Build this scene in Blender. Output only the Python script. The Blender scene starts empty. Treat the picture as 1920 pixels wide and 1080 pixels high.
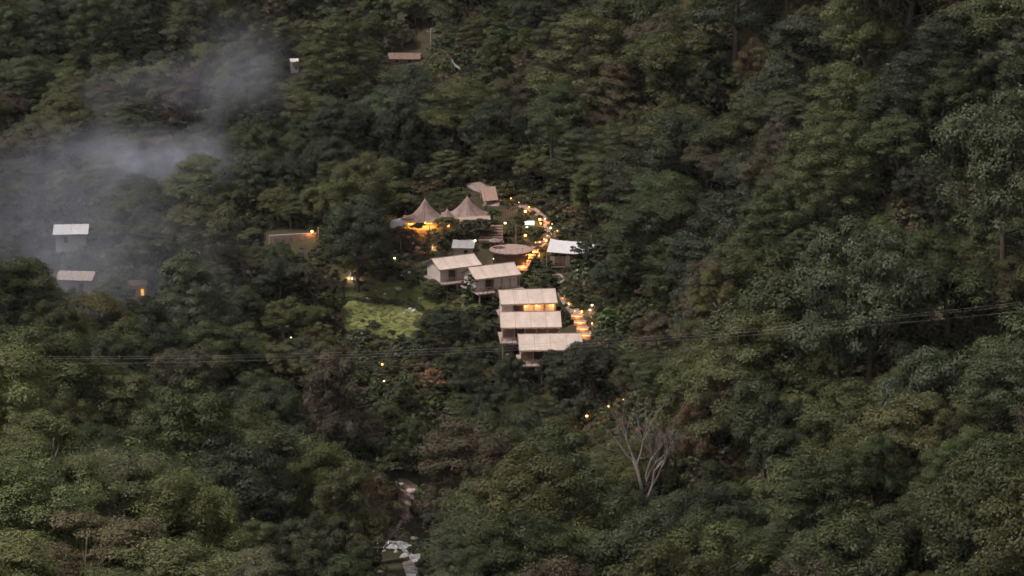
import bpy, math, random
import numpy as np
from mathutils import Vector, Matrix

# ------------------------------------------------------------------ camera, sky, sun, exposure
SC = bpy.context.scene
COL = SC.collection
CZ = 190.0
PITCH = math.radians(14.0)
TH = math.tan(math.radians(8.0))
cam_d = bpy.data.cameras.new("camera")
cam = bpy.data.objects.new("camera", cam_d)
COL.objects.link(cam)
cam.location = (0, 0, CZ)
cam.rotation_euler = (math.radians(90) - PITCH, 0, 0)
cam_d.sensor_width = 36.0
cam_d.lens = 18.0 / TH
cam_d.clip_start = 1.0
cam_d.clip_end = 6000.0
SC.camera = cam
SUN_EL, SUN_AZ = math.radians(60), math.radians(-104)      # azimuth from +Y, clockwise: high soft light from the side of the smoke
world = bpy.data.worlds.new("World")
SC.world = world
world.use_nodes = True
wn = world.node_tree
wn.nodes.clear()
sky = wn.nodes.new("ShaderNodeTexSky")
sky.sky_type = 'NISHITA'
sky.sun_disc = False
sky.sun_elevation = SUN_EL
sky.sun_rotation = SUN_AZ
sky.dust_density = 3.0
sky.air_density = 1.0
hs = wn.nodes.new("ShaderNodeHueSaturation")
hs.inputs['Saturation'].default_value = 0.22               # a veil of cloud over the evening sky
mx = wn.nodes.new("ShaderNodeMix")
mx.data_type = 'RGBA'; mx.blend_type = 'MULTIPLY'
mx.inputs['Factor'].default_value = 1.0
mx.inputs['B'].default_value = (1.0, 0.92, 0.86, 1)
bg = wn.nodes.new("ShaderNodeBackground")
bg.inputs['Strength'].default_value = 0.055
wo = wn.nodes.new("ShaderNodeOutputWorld")
wn.links.new(sky.outputs[0], hs.inputs['Color'])
wn.links.new(hs.outputs[0], mx.inputs['A'])
wn.links.new(mx.outputs['Result'], bg.inputs['Color'])
wn.links.new(bg.outputs[0], wo.inputs['Surface'])
sun_d = bpy.data.lights.new("sun", 'SUN')
sun_d.energy = 1.5
sun_d.angle = math.radians(15)
sun_d.color = (1.0, 0.90, 0.80)
sun = bpy.data.objects.new("sun", sun_d)
COL.objects.link(sun)
sdir = Vector((math.sin(SUN_AZ) * math.cos(SUN_EL), math.cos(SUN_AZ) * math.cos(SUN_EL), math.sin(SUN_EL)))
sun.rotation_euler = sdir.to_track_quat('Z', 'Y').to_euler()
sun.location = (0, 0, 400)
vs = SC.view_settings
vs.view_transform = 'Standard'
vs.look = 'None'
vs.gamma = 1.0
vs.use_curve_mapping = False
vs.exposure = 1.04
SC.render.engine = 'CYCLES'
SC.cycles.use_denoising = True
SC.cycles.use_adaptive_sampling = True
SC.cycles.adaptive_threshold = 0.04
SC.cycles.adaptive_min_samples = 12
SC.cycles.max_bounces = 3
SC.cycles.diffuse_bounces = 2
SC.cycles.transmission_bounces = 2
SC.cycles.transparent_max_bounces = 8
SC.cycles.volume_bounces = 1
SC.cycles.volume_step_rate = 2.0
SC.cycles.volume_max_steps = 48
SC.cycles.sample_clamp_indirect = 4.0
SC.render.filter_size = 1.9

rnd = random.Random(7)
rng = np.random.default_rng(7)
cP, sP = math.cos(PITCH), math.sin(PITCH)


def PY(px, py, Y):
    """World point at depth Y on the sight line of a spot of the 1920x1080 survey picture."""
    h = (px - 960) / 960 * TH
    v = (540 - py) / 960 * TH
    D = Y / (cP + v * sP)
    return Vector((D * h, Y, CZ + D * (-sP + v * cP)))


def proj(x, y, z):
    z = z - CZ
    d = y * cP - z * sP
    u = y * sP + z * cP
    return 960 + 960 * (x / d) / TH, 540 - 960 * (u / d) / TH, d


def mpp(Y):
    return Y * 1.03 * TH / 960


# ------------------------------------------------------------------ helpers
def tag(o, label, cat, group=None):
    o['label'] = label
    o['category'] = cat
    if group:
        o['group'] = group
    return o


def kind(o, k):
    o['kind'] = k
    return o


def empty(name, loc, rz=0.0):
    o = bpy.data.objects.new(name, None)
    o.empty_display_size = 0.3
    COL.objects.link(o)
    o.location = loc
    o.rotation_euler = (0, 0, rz)
    return o


class MB:
    """collects shapes into one mesh"""
    def __init__(self):
        self.v = []; self.f = []

    def quad(self, a, b, c, d):
        n = len(self.v)
        self.v += [tuple(a), tuple(b), tuple(c), tuple(d)]
        self.f.append((n, n + 1, n + 2, n + 3))
        return self

    def box(self, x0, x1, y0, y1, z0, z1):
        n = len(self.v)
        self.v += [(x0, y0, z0), (x1, y0, z0), (x1, y1, z0), (x0, y1, z0), (x0, y0, z1), (x1, y0, z1), (x1, y1, z1), (x0, y1, z1)]
        for f in ((0, 3, 2, 1), (4, 5, 6, 7), (0, 1, 5, 4), (1, 2, 6, 5), (2, 3, 7, 6), (3, 0, 4, 7)):
            self.f.append(tuple(n + i for i in f))
        return self

    def slab(self, a, b, c, d, t):
        """a plate on four corners with thickness t along its normal"""
        a, b, c, d = map(Vector, (a, b, c, d))
        nn = (b - a).cross(d - a).normalized() * t
        n = len(self.v)
        self.v += [tuple(p) for p in (a, b, c, d, a + nn, b + nn, c + nn, d + nn)]
        for f in ((0, 3, 2, 1), (4, 5, 6, 7), (0, 1, 5, 4), (1, 2, 6, 5), (2, 3, 7, 6), (3, 0, 4, 7)):
            self.f.append(tuple(n + i for i in f))
        return self

    def tube(self, pts, rad, k=6, cap=True):
        pts = [Vector(p) for p in pts]
        if not isinstance(rad, (list, tuple)):
            rad = [rad] * len(pts)
        n0 = len(self.v)
        for i, p in enumerate(pts):
            d = (pts[min(i + 1, len(pts) - 1)] - pts[max(i - 1, 0)]).normalized()
            s = d.cross(Vector((0, 0, 1)))
            if s.length < 1e-3:
                s = d.cross(Vector((1, 0, 0)))
            s.normalize()
            t = s.cross(d).normalized()
            for j in range(k):
                a = 2 * math.pi * j / k
                self.v.append(tuple(p + (s * math.cos(a) + t * math.sin(a)) * rad[i]))
        for i in range(len(pts) - 1):
            for j in range(k):
                a = n0 + i * k + j; b = n0 + i * k + (j + 1) % k
                self.f.append((a, b, b + k, a + k))
        if cap:
            self.f.append(tuple(n0 + j for j in reversed(range(k))))
            e = n0 + (len(pts) - 1) * k
            self.f.append(tuple(e + j for j in range(k)))
        return self

    def lathe(self, prof, k=16, c=(0, 0)):
        n0 = len(self.v)
        for r, z in prof:
            for j in range(k):
                a = 2 * math.pi * j / k
                self.v.append((c[0] + r * math.cos(a), c[1] + r * math.sin(a), z))
        for i in range(len(prof) - 1):
            for j in range(k):
                a = n0 + i * k + j; b = n0 + i * k + (j + 1) % k
                self.f.append((a, b, b + k, a + k))
        self.f.append(tuple(n0 + j for j in reversed(range(k))))
        e = n0 + (len(prof) - 1) * k
        self.f.append(tuple(e + j for j in range(k)))
        return self

    def mesh(self, name):
        me = bpy.data.meshes.new(name)
        me.from_pydata(self.v, [], self.f)
        me.update()
        return me

    def build(self, name, mat, parent=None, smooth=False, loc=None):
        me = self.mesh(name)
        if mat:
            me.materials.append(mat)
        if smooth:
            me.shade_smooth()
        return link(name, me, parent, loc)


def link(name, me, parent=None, loc=None):
    o = bpy.data.objects.new(name, me)
    COL.objects.link(o)
    if parent:
        o.parent = parent
    if loc is not None:
        o.location = loc
    return o


# ------------------------------------------------------------------ materials
def new_mat(name):
    m = bpy.data.materials.new(name)
    m.use_nodes = True
    nt = m.node_tree
    return m, nt, nt.nodes['Principled BSDF']


def noise(nt, scale, detail=4, rough=0.6, vec=None):
    n = nt.nodes.new("ShaderNodeTexNoise")
    n.inputs['Scale'].default_value = scale
    n.inputs['Detail'].default_value = detail
    n.inputs['Roughness'].default_value = rough
    if vec:
        nt.links.new(vec, n.inputs['Vector'])
    return n


def ramp(nt, fac, stops):
    r = nt.nodes.new("ShaderNodeValToRGB")
    e = r.color_ramp.elements
    while len(e) < len(stops):
        e.new(0.5)
    for k, (p, c) in enumerate(stops):
        e[k].position = p
        e[k].color = (*c, 1)
    nt.links.new(fac, r.inputs['Fac'])
    return r


def mat_var(name, c1, c2, scale=1.5, rough=0.85, bump=0.0, bscale=8.0, spec=0.2):
    m, nt, b = new_mat(name)
    tc = nt.nodes.new("ShaderNodeTexCoord")
    n = noise(nt, scale, 5, 0.65, tc.outputs['Object'])
    r = ramp(nt, n.outputs['Fac'], [(0.32, c1), (0.68, c2)])
    nt.links.new(r.outputs[0], b.inputs['Base Color'])
    b.inputs['Roughness'].default_value = rough
    b.inputs['Specular IOR Level'].default_value = spec
    if bump:
        n2 = noise(nt, bscale, 4, 0.6, tc.outputs['Object'])
        bp = nt.nodes.new("ShaderNodeBump")
        bp.inputs['Strength'].default_value = bump
        bp.inputs['Distance'].default_value = 0.1
        nt.links.new(n2.outputs['Fac'], bp.inputs['Height'])
        nt.links.new(bp.outputs[0], b.inputs['Normal'])
    return m


def mat_emit(name, c, s):
    m, nt, b = new_mat(name)
    b.inputs['Base Color'].default_value = (*c, 1)
    b.inputs['Emission Color'].default_value = (*c, 1)
    b.inputs['Emission Strength'].default_value = s
    return m


def mat_leaf():
    m, nt, b = new_mat("leaf")
    at = nt.nodes.new("ShaderNodeAttribute"); at.attribute_type = 'INSTANCER'; at.attribute_name = "tcol"
    tn = nt.nodes.new("ShaderNodeAttribute"); tn.attribute_type = 'GEOMETRY'; tn.attribute_name = "tone"
    v = nt.nodes.new("ShaderNodeVectorMath"); v.operation = 'SCALE'
    nt.links.new(at.outputs['Color'], v.inputs[0])
    nt.links.new(tn.outputs['Fac'], v.inputs['Scale'])
    nt.links.new(v.outputs[0], b.inputs['Base Color'])
    b.inputs['Roughness'].default_value = 0.55
    b.inputs['Specular IOR Level'].default_value = 0.25
    tr = nt.nodes.new("ShaderNodeBsdfTranslucent")
    nt.links.new(v.outputs[0], tr.inputs['Color'])
    ms = nt.nodes.new("ShaderNodeMixShader"); ms.inputs[0].default_value = 0.22
    nt.links.new(b.outputs[0], ms.inputs[1]); nt.links.new(tr.outputs[0], ms.inputs[2])
    nt.links.new(ms.outputs[0], nt.nodes['Material Output'].inputs['Surface'])
    return m


M = {}
M['leaf'] = mat_leaf()
M['bark'] = mat_var("bark", (0.07, 0.055, 0.045), (0.16, 0.13, 0.11), 3, 0.9)
M['palebark'] = mat_var("pale_bark", (0.22, 0.19, 0.17), (0.34, 0.30, 0.27), 3, 0.9)
M['greybark'] = mat_var("grey_bark", (0.15, 0.125, 0.12), (0.22, 0.19, 0.185), 3, 0.9)
M['canvas'] = mat_var("cream_canvas", (0.50, 0.415, 0.375), (0.69, 0.58, 0.53), 0.55, 0.8, 0.4, 2.0)
M['canvas_trim'] = mat_var("canvas_trim", (0.40, 0.31, 0.25), (0.46, 0.36, 0.29), 1.5, 0.85)
M['canvas_seam'] = mat_var("canvas_seam", (0.40, 0.32, 0.27), (0.45, 0.36, 0.31), 1.5, 0.85)
M['white_canvas'] = mat_var("white_canvas", (0.62, 0.60, 0.66), (0.72, 0.70, 0.76), 0.8, 0.7, 0.3, 2.0)
M['wall_canvas'] = mat_var("wall_canvas", (0.50, 0.46, 0.43), (0.60, 0.55, 0.52), 1.2, 0.85)
M['marquee'] = mat_var("marquee_canvas", (0.19, 0.138, 0.128), (0.33, 0.245, 0.23), 0.8, 0.85, 0.3, 2.0)
M['thatch'] = mat_var("thatch", (0.30, 0.20, 0.17), (0.42, 0.30, 0.26), 4.0, 0.95, 0.6, 9.0)
M['wood'] = mat_var("deck_wood", (0.16, 0.10, 0.075), (0.26, 0.17, 0.13), 3, 0.75)
M['deckwood'] = mat_var("weathered_deck", (0.30, 0.22, 0.20), (0.42, 0.32, 0.30), 2, 0.8)
M['post'] = mat_var("post_wood", (0.28, 0.21, 0.17), (0.40, 0.30, 0.25), 4, 0.8)
M['darkwood'] = mat_var("dark_wood", (0.05, 0.035, 0.03), (0.09, 0.06, 0.05), 3, 0.8)
M['stone'] = mat_var("stone", (0.28, 0.23, 0.21), (0.44, 0.38, 0.36), 2.2, 0.9, 0.5, 6.0)
M['pinkstone'] = mat_var("pink_stone", (0.36, 0.275, 0.25), (0.58, 0.46, 0.425), 1.4, 0.9, 0.5, 6.0)
M['palestone'] = mat_var("pale_stone", (0.42, 0.40, 0.40), (0.60, 0.58, 0.58), 1.6, 0.9, 0.5, 5.0)
M['soil'] = mat_var("soil", (0.08, 0.055, 0.045), (0.15, 0.11, 0.09), 1.0, 0.95, 0.4, 4.0)
M['track'] = mat_var("gravel_track", (0.20, 0.155, 0.14), (0.33, 0.26, 0.24), 1.2, 0.95, 0.4, 5.0)
M['gravel'] = mat_var("slide_gravel", (0.12, 0.085, 0.075), (0.34, 0.26, 0.24), 0.9, 0.95, 0.8, 2.5)
M['whitewall'] = mat_var("white_wall", (0.52, 0.52, 0.56), (0.64, 0.64, 0.68), 1.0, 0.8)
M['metal'] = mat_var("grey_metal", (0.30, 0.30, 0.31), (0.38, 0.38, 0.40), 2.0, 0.5)
M['wire'] = mat_var("wire", (0.28, 0.27, 0.26), (0.33, 0.32, 0.31), 2.0, 0.5)
M['glass'] = mat_var("dark_glass", (0.02, 0.02, 0.025), (0.03, 0.03, 0.035), 2.0, 0.15, spec=0.5)
M['brick'] = mat_var("brick_red", (0.13, 0.085, 0.075), (0.24, 0.165, 0.145), 2.0, 0.9)
M['lamp'] = mat_emit("lamp_glow", (1.0, 0.42, 0.12), 2.0)
M['whitelamp'] = mat_emit("white_lamp_glow", (1.0, 0.78, 0.50), 1.6)
M['strip'] = mat_emit("strip_glow", (1.0, 0.33, 0.07), 1.3)
M['window_glow'] = mat_emit("window_glow", (1.0, 0.62, 0.14), 0.20)
M['screen'] = mat_emit("screen_glow", (0.62, 0.80, 0.68), 0.85)


def mat_lawn():
    m, nt, b = new_mat("lawn_grass")
    g = nt.nodes.new("ShaderNodeNewGeometry")
    n = noise(nt, 0.22, 5, 0.65, g.outputs['Position'])
    r = ramp(nt, n.outputs['Fac'], [(0.30, (0.115, 0.115, 0.050)), (0.44, (0.160, 0.182, 0.066)), (0.70, (0.195, 0.214, 0.086))])
    nt.links.new(r.outputs[0], b.inputs['Base Color'])
    b.inputs['Roughness'].default_value = 0.9
    b.inputs['Specular IOR Level'].default_value = 0.1
    n2 = noise(nt, 3.0, 4, 0.7, g.outputs['Position'])
    bp = nt.nodes.new("ShaderNodeBump"); bp.inputs['Strength'].default_value = 0.25; bp.inputs['Distance'].default_value = 0.08
    nt.links.new(n2.outputs['Fac'], bp.inputs['Height']); nt.links.new(bp.outputs[0], b.inputs['Normal'])
    return m


def mat_ground():
    m, nt, b = new_mat("forest_floor")
    g = nt.nodes.new("ShaderNodeNewGeometry")
    n = noise(nt, 0.12, 8, 0.7, g.outputs['Position'])
    r = ramp(nt, n.outputs['Fac'], [(0.30, (0.030, 0.026, 0.018)), (0.46, (0.052, 0.045, 0.028)), (0.60, (0.048, 0.055, 0.024)), (0.75, (0.075, 0.060, 0.042))])
    nt.links.new(r.outputs[0], b.inputs['Base Color'])
    b.inputs['Roughness'].default_value = 0.95
    b.inputs['Specular IOR Level'].default_value = 0.1
    n2 = noise(nt, 1.5, 5, 0.7, g.outputs['Position'])
    bp = nt.nodes.new("ShaderNodeBump"); bp.inputs['Strength'].default_value = 0.6; bp.inputs['Distance'].default_value = 0.3
    nt.links.new(n2.outputs['Fac'], bp.inputs['Height']); nt.links.new(bp.outputs[0], b.inputs['Normal'])
    return m


def mat_creek():
    m, nt, b = new_mat("creek_water")
    g = nt.nodes.new("ShaderNodeNewGeometry")
    n = noise(nt, 1.3, 6, 0.75, g.outputs['Position'])
    r = ramp(nt, n.outputs['Fac'], [(0.40, (0.035, 0.04, 0.042)), (0.54, (0.66, 0.66, 0.70))])
    nt.links.new(r.outputs[0], b.inputs['Base Color'])
    b.inputs['Roughness'].default_value = 0.3
    bp = nt.nodes.new("ShaderNodeBump"); bp.inputs['Strength'].default_value = 0.6; bp.inputs['Distance'].default_value = 0.3
    nt.links.new(n.outputs['Fac'], bp.inputs['Height']); nt.links.new(bp.outputs[0], b.inputs['Normal'])
    return m


M['lawn'] = mat_lawn()
M['rough'] = mat_var("rough_grass", (0.055, 0.058, 0.028), (0.095, 0.105, 0.042), 0.3, 0.95)
M['ground'] = mat_ground()
M['creek'] = mat_creek()

# ------------------------------------------------------------------ terrain (thin-plate surface through surveyed spots)
CP = [(720, 640, 596), (720, 545, 612), (560, 640, 598), (1035, 700, 583), (995, 650, 591.5), (990, 607, 600), (925, 553, 610), (855, 538, 614),
      (955, 488, 622), (830, 436, 632), (990, 432, 634), (905, 352, 652), (1075, 492, 622), (1150, 620, 592),
      (900, 220, 705), (950, 0, 800), (400, 0, 840), (0, 0, 850), (200, 200, 740), (548, 462, 628), (125, 470, 640), (100, 560, 610),
      (450, 640, 592), (300, 760, 560), (650, 800, 560), (750, 1040, 526), (860, 900, 556), (960, 1000, 500), (960, 1150, 455),
      (1900, 1100, 380), (1900, 540, 480), (1900, 0, 580), (1500, 560, 530), (1500, 1100, 415), (1500, 0, 650), (1200, 300, 650),
      (1200, 0, 740), (1200, 1100, 435), (1250, 800, 520), (1700, 300, 560), (560, 1040, 400), (300, 960, 430), (0, 820, 470),
      (0, 640, 560), (-120, 890, 200), (200, 1060, 200), (450, 1240, 200), (900, 1500, 210)]
WP = [(0, -40, 3), (0, 0, -2.2), (40, 0, -2), (-40, 0, -2.5), (0, 60, -30), (120, 200, -55), (-120, 200, -34), (0, 320, -128), (180, 420, -40),
      (190, 620, -30), (230, 800, -20), (0, 1000, -95), (-230, 1000, -80), (230, 1000, -20), (-230, 650, -100), (-220, 420, -90), (0, 1300, -20),
      (-400, 1300, 10), (400, 1300, 40), (0, 1700, 60), (-600, 800, -20), (600, 800, 60), (-600, 200, 0), (600, 200, 30), (-600, 1700, 60), (600, 1700, 60)]
_pts = np.array([tuple(PY(*p)) for p in CP] + [(a, b, c + CZ) for a, b, c in WP])


def _U(r2):
    return 0.5 * r2 * np.log(r2 + 1e-9)


_X = _pts[:, :2] / 100.0
_n = len(_X)
_K = _U(((_X[:, None] - _X[None]) ** 2).sum(-1)) + 0.002 * np.eye(_n)
_Pm = np.c_[np.ones(_n), _X]
_sol = np.linalg.solve(np.block([[_K, _Pm], [_Pm.T, np.zeros((3, 3))]]), np.r_[_pts[:, 2], 0, 0, 0])
_ph = rng.uniform(0, 6.28, 12)


def hgt(x, y):
    x = np.asarray(x, float); y = np.asarray(y, float)
    q = np.c_[x.ravel(), y.ravel()] / 100.0
    z = _U(((q[:, None] - _X[None]) ** 2).sum(-1)) @ _sol[:_n] + _sol[_n] + q @ _sol[_n + 1:]
    z = z.reshape(x.shape)
    # spurs and gullies of the steep side slope, softer ones far up the valley
    t_ = np.clip((x - 16) / 26, 0, 1); t_ = t_ * t_ * (3 - 2 * t_)
    u_ = (y + .40 * x + 5 * np.sin(x / 23)) * 6.283 / 66
    z = z + t_ * (9.5 * np.sin(u_) + 2.4 * np.sin(2 * u_ + 1.1 + x / 30)) * np.clip((y - 330) / 60, 0, 1)
    f_ = np.clip((y - 665) / 40, 0, 1) * (1 - t_)
    z = z + f_ * 2.6 * np.sin((y * .9 - .5 * x) * 6.283 / 74 + 1.0)
    z = z - 6.5 * np.exp(-((x - 20) / 12) ** 2) * np.clip((y - 650) / 30, 0, 1) * np.clip((790 - y) / 60, 0, 1)
    z = z - 5.0 * np.exp(-((x + 6) / 13) ** 2) * np.exp(-((y - 545) / 20) ** 2)
    for k, (wl, am) in enumerate(((23, .30), (13, .20), (17, .15), (31, .30), (37, .3))):
        a = k * 1.3 + 0.4
        z = z + am * np.sin((x * math.cos(a) + y * math.sin(a)) * 6.283 / wl + _ph[k]) * np.sin((-x * math.sin(a) + y * math.cos(a)) * 6.283 / (wl * 1.37) + _ph[k + 5])
    return z


def gz(x, y):
    return float(hgt(np.array([x]), np.array([y]))[0])


_Ys = np.arange(60, 1000, 0.5)


def G(px, py):
    """ground point first met on the sight line of a picture spot"""
    h = (px - 960) / 960 * TH; v = (540 - py) / 960 * TH
    D = _Ys / (cP + v * sP)
    d = hgt(D * h, _Ys) - (CZ + D * (-sP + v * cP))
    i = int(np.argmax(d > 0))
    a = d[i - 1] / (d[i - 1] - d[i])
    Y = _Ys[i - 1] + 0.5 * a
    D = Y / (cP + v * sP)
    return Vector((D * h, Y, gz(D * h, Y)))


def axis(inner0, inner1, step, out0, out1, k):
    a = list(np.arange(inner0, inner1 + 0.1, step))
    lo = list(inner0 - (inner0 - out0) * (np.linspace(1, 0, k, endpoint=False) ** 1.6))
    hi = list(inner1 + (out1 - inner1) * (np.linspace(0, 1, k + 1)[1:] ** 1.6))
    return np.array(lo + a + hi)


ax = axis(-150, 150, 2.0, -900, 900, 24)
ay = axis(60, 960, 2.0, -120, 2000, 24)
gx, gy = np.meshgrid(ax, ay)
gzv = hgt(gx, gy)
nv = gx.size
me = bpy.data.meshes.new("ground")
me.vertices.add(nv)
me.vertices.foreach_set("co", np.c_[gx.ravel(), gy.ravel(), gzv.ravel()].astype(np.float32).ravel())
nx, ny = len(ax), len(ay)
ii = (np.arange(ny - 1)[:, None] * nx + np.arange(nx - 1)[None]).ravel()
q = np.c_[ii, ii + 1, ii + nx + 1, ii + nx].astype(np.int32)
me.loops.add(q.size)
me.loops.foreach_set("vertex_index", q.ravel())
me.polygons.add(len(q))
me.polygons.foreach_set("loop_start", np.arange(0, q.size, 4, dtype=np.int32))
me.update(calc_edges=True)
me.shade_smooth()
me.materials.append(M['ground'])
ground = kind(link("ground", me), "structure")


# ------------------------------------------------------------------ draped sheets: lawn, paths, creek
def in_poly(px, py, poly):
    px = np.asarray(px, float); py = np.asarray(py, float)
    r = np.zeros(px.shape, bool)
    j = len(poly) - 1
    for i in range(len(poly)):
        xi, yi = poly[i]; xj, yj = poly[j]
        if yi != yj:
            c = ((yi > py) != (yj > py)) & (px < (xj - xi) * (py - yi) / (yj - yi) + xi)
            r ^= c
        j = i
    return r


def smooth_loop(pts, n=6):
    out = []
    m = len(pts)
    for i in range(m):
        p0, p1, p2, p3 = (Vector(pts[(i + k - 1) % m]) for k in range(4))
        for t in np.arange(0, 1, 1 / n):
            out.append(0.5 * ((2 * p1) + (p2 - p0) * t + (2 * p0 - 5 * p1 + 4 * p2 - p3) * t * t + (3 * p1 - p0 - 3 * p2 + p3) * t ** 3))
    return out


def sheet(name, outline_px, mat, lift, step=0.7):
    """a sheet lying on the terrain inside an outline"""
    w = smooth_loop([tuple(G(*p))[:2] for p in outline_px])
    poly = [(p[0], p[1]) for p in w]
    xs = [p[0] for p in poly]; ys = [p[1] for p in poly]
    X = np.arange(min(xs), max(xs) + step, step); Y = np.arange(min(ys), max(ys) + step, step)
    XX, YY = np.meshgrid(X, Y)
    ins = in_poly(XX + step / 2, YY + step / 2, poly)
    Z = hgt(XX, YY) + lift
    idx = -np.ones(XX.shape, int); v = []; f = []
    def vid(j, i):
        if idx[j, i] < 0:
            idx[j, i] = len(v); v.append((XX[j, i], YY[j, i], Z[j, i]))
        return int(idx[j, i])
    for j in range(len(Y) - 1):
        for i in range(len(X) - 1):
            if ins[j, i]:
                f.append((vid(j, i), vid(j, i + 1), vid(j + 1, i + 1), vid(j + 1, i)))
    mm = bpy.data.meshes.new(name); mm.from_pydata(v, [], f); mm.shade_smooth(); mm.materials.append(mat)
    return kind(link(name, mm), "structure"), poly


def ribbon(name, px_pts, width, mat, lift, n=8, jit=0.0):
    p = [G(*a) for a in px_pts]
    c = []
    for i in range(len(p) - 1):
        p0 = p[max(i - 1, 0)]; p1 = p[i]; p2 = p[i + 1]; p3 = p[min(i + 2, len(p) - 1)]
        for t in np.arange(0, 1, 1 / n):
            c.append(0.5 * ((2 * p1) + (p2 - p0) * t + (2 * p0 - 5 * p1 + 4 * p2 - p3) * t * t + (3 * p1 - p0 - 3 * p2 + p3) * t ** 3))
    c.append(p[-1])
    v = []; f = []
    K = 5
    for i, a in enumerate(c):
        d = (c[min(i + 1, len(c) - 1)] - c[max(i - 1, 0)]); d.z = 0; d.normalize()
        s = Vector((d.y, -d.x, 0))
        w = width * (1 + jit * (rnd.random() - .5))
        for k in range(K):
            q_ = a + s * w * (k / (K - 1) - .5)
            v.append((q_.x, q_.y, gz(q_.x, q_.y) + lift))
        if i:
            for k in range(K - 1):
                b = (i - 1) * K + k
                f.append((b, b + 1, b + K + 1, b + K))
    mm = bpy.data.meshes.new(name); mm.from_pydata(v, [], f); mm.shade_smooth(); mm.materials.append(mat)
    return kind(link(name, mm), "structure")


lawn, LAWN1 = sheet("lawn", [(646, 572), (690, 563), (735, 571), (790, 588), (797, 612), (786, 634), (760, 640), (715, 632), (690, 622), (643, 616)], M['lawn'], 0.16)
meadow, LAWN2 = sheet("meadow", [(655, 540), (740, 532), (800, 528), (850, 552), (900, 565), (880, 585), (800, 582), (735, 566), (690, 557), (652, 562)], M['lawn'], 0.12)
fmead, LAWN3 = sheet("meadow", [(290, 211), (350, 207), (415, 205), (420, 213), (360, 219), (300, 218)], M['rough'], 0.16, 1.2)
ribbon("path", [(1130, 642), (1103, 632), (1090, 610), (1078, 586), (1062, 566), (1052, 545), (1046, 520), (1020, 512), (992, 503), (985, 497)], 1.7, M['track'], 0.14)
ribbon("path", [(997, 478), (1004, 470), (1015, 456), (1028, 436), (1022, 415), (1000, 395), (975, 385)], 1.5, M['track'], 0.14)
ribbon("path", [(740, 486), (775, 475), (800, 466), (840, 458), (870, 452), (905, 450)], 0.9, M['track'], 0.14)
ribbon("road", [(886, 344), (897, 352), (912, 357), (926, 366), (920, 388)], 3.0, M['track'], 0.14)
ribbon("creek", [(660, 1010), (705, 1024), (740, 1026), (768, 1040), (780, 1060), (800, 1095), (815, 1130)], 2.6, M['creek'], 0.25, jit=0.9)


sheet("gravel_bank", [(742, 903), (764, 900), (783, 915), (778, 932), (768, 948), (772, 972), (756, 982), (742, 975), (750, 950), (746, 925)], M['gravel'], 0.14, 0.5)

# ------------------------------------------------------------------ trees
def rand_dirs(n, r):
    v = r.normal(size=(n, 3))
    return v / np.linalg.norm(v, axis=1, keepdims=True)


def leaf_mesh(name, pos, nrm, size, tone, r, asp=1.7):
    n = len(pos)
    t = np.cross(nrm, rand_dirs(n, r)); t /= np.linalg.norm(t, axis=1, keepdims=True) + 1e-9
    b = np.cross(nrm, t)
    L = size[:, None] * 0.5
    W = L / asp
    sag = nrm * L * 0.25
    co = np.stack([pos - t * L - sag, pos - b * W, pos + t * L - sag, pos + b * W], 1).reshape(-1, 3)
    mm = bpy.data.meshes.new(name)
    mm.vertices.add(4 * n)
    mm.vertices.foreach_set("co", co.astype(np.float32).ravel())
    mm.loops.add(4 * n)
    mm.loops.foreach_set("vertex_index", np.arange(4 * n, dtype=np.int32))
    mm.polygons.add(n)
    mm.polygons.foreach_set("loop_start", np.arange(0, 4 * n, 4, dtype=np.int32))
    mm.update(calc_edges=True)
    a = mm.attributes.new("tone", 'FLOAT', 'POINT')
    a.data.foreach_set("value", np.repeat(tone, 4).astype(np.float32))
    mm.materials.append(M['leaf'])
    return mm


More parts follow.
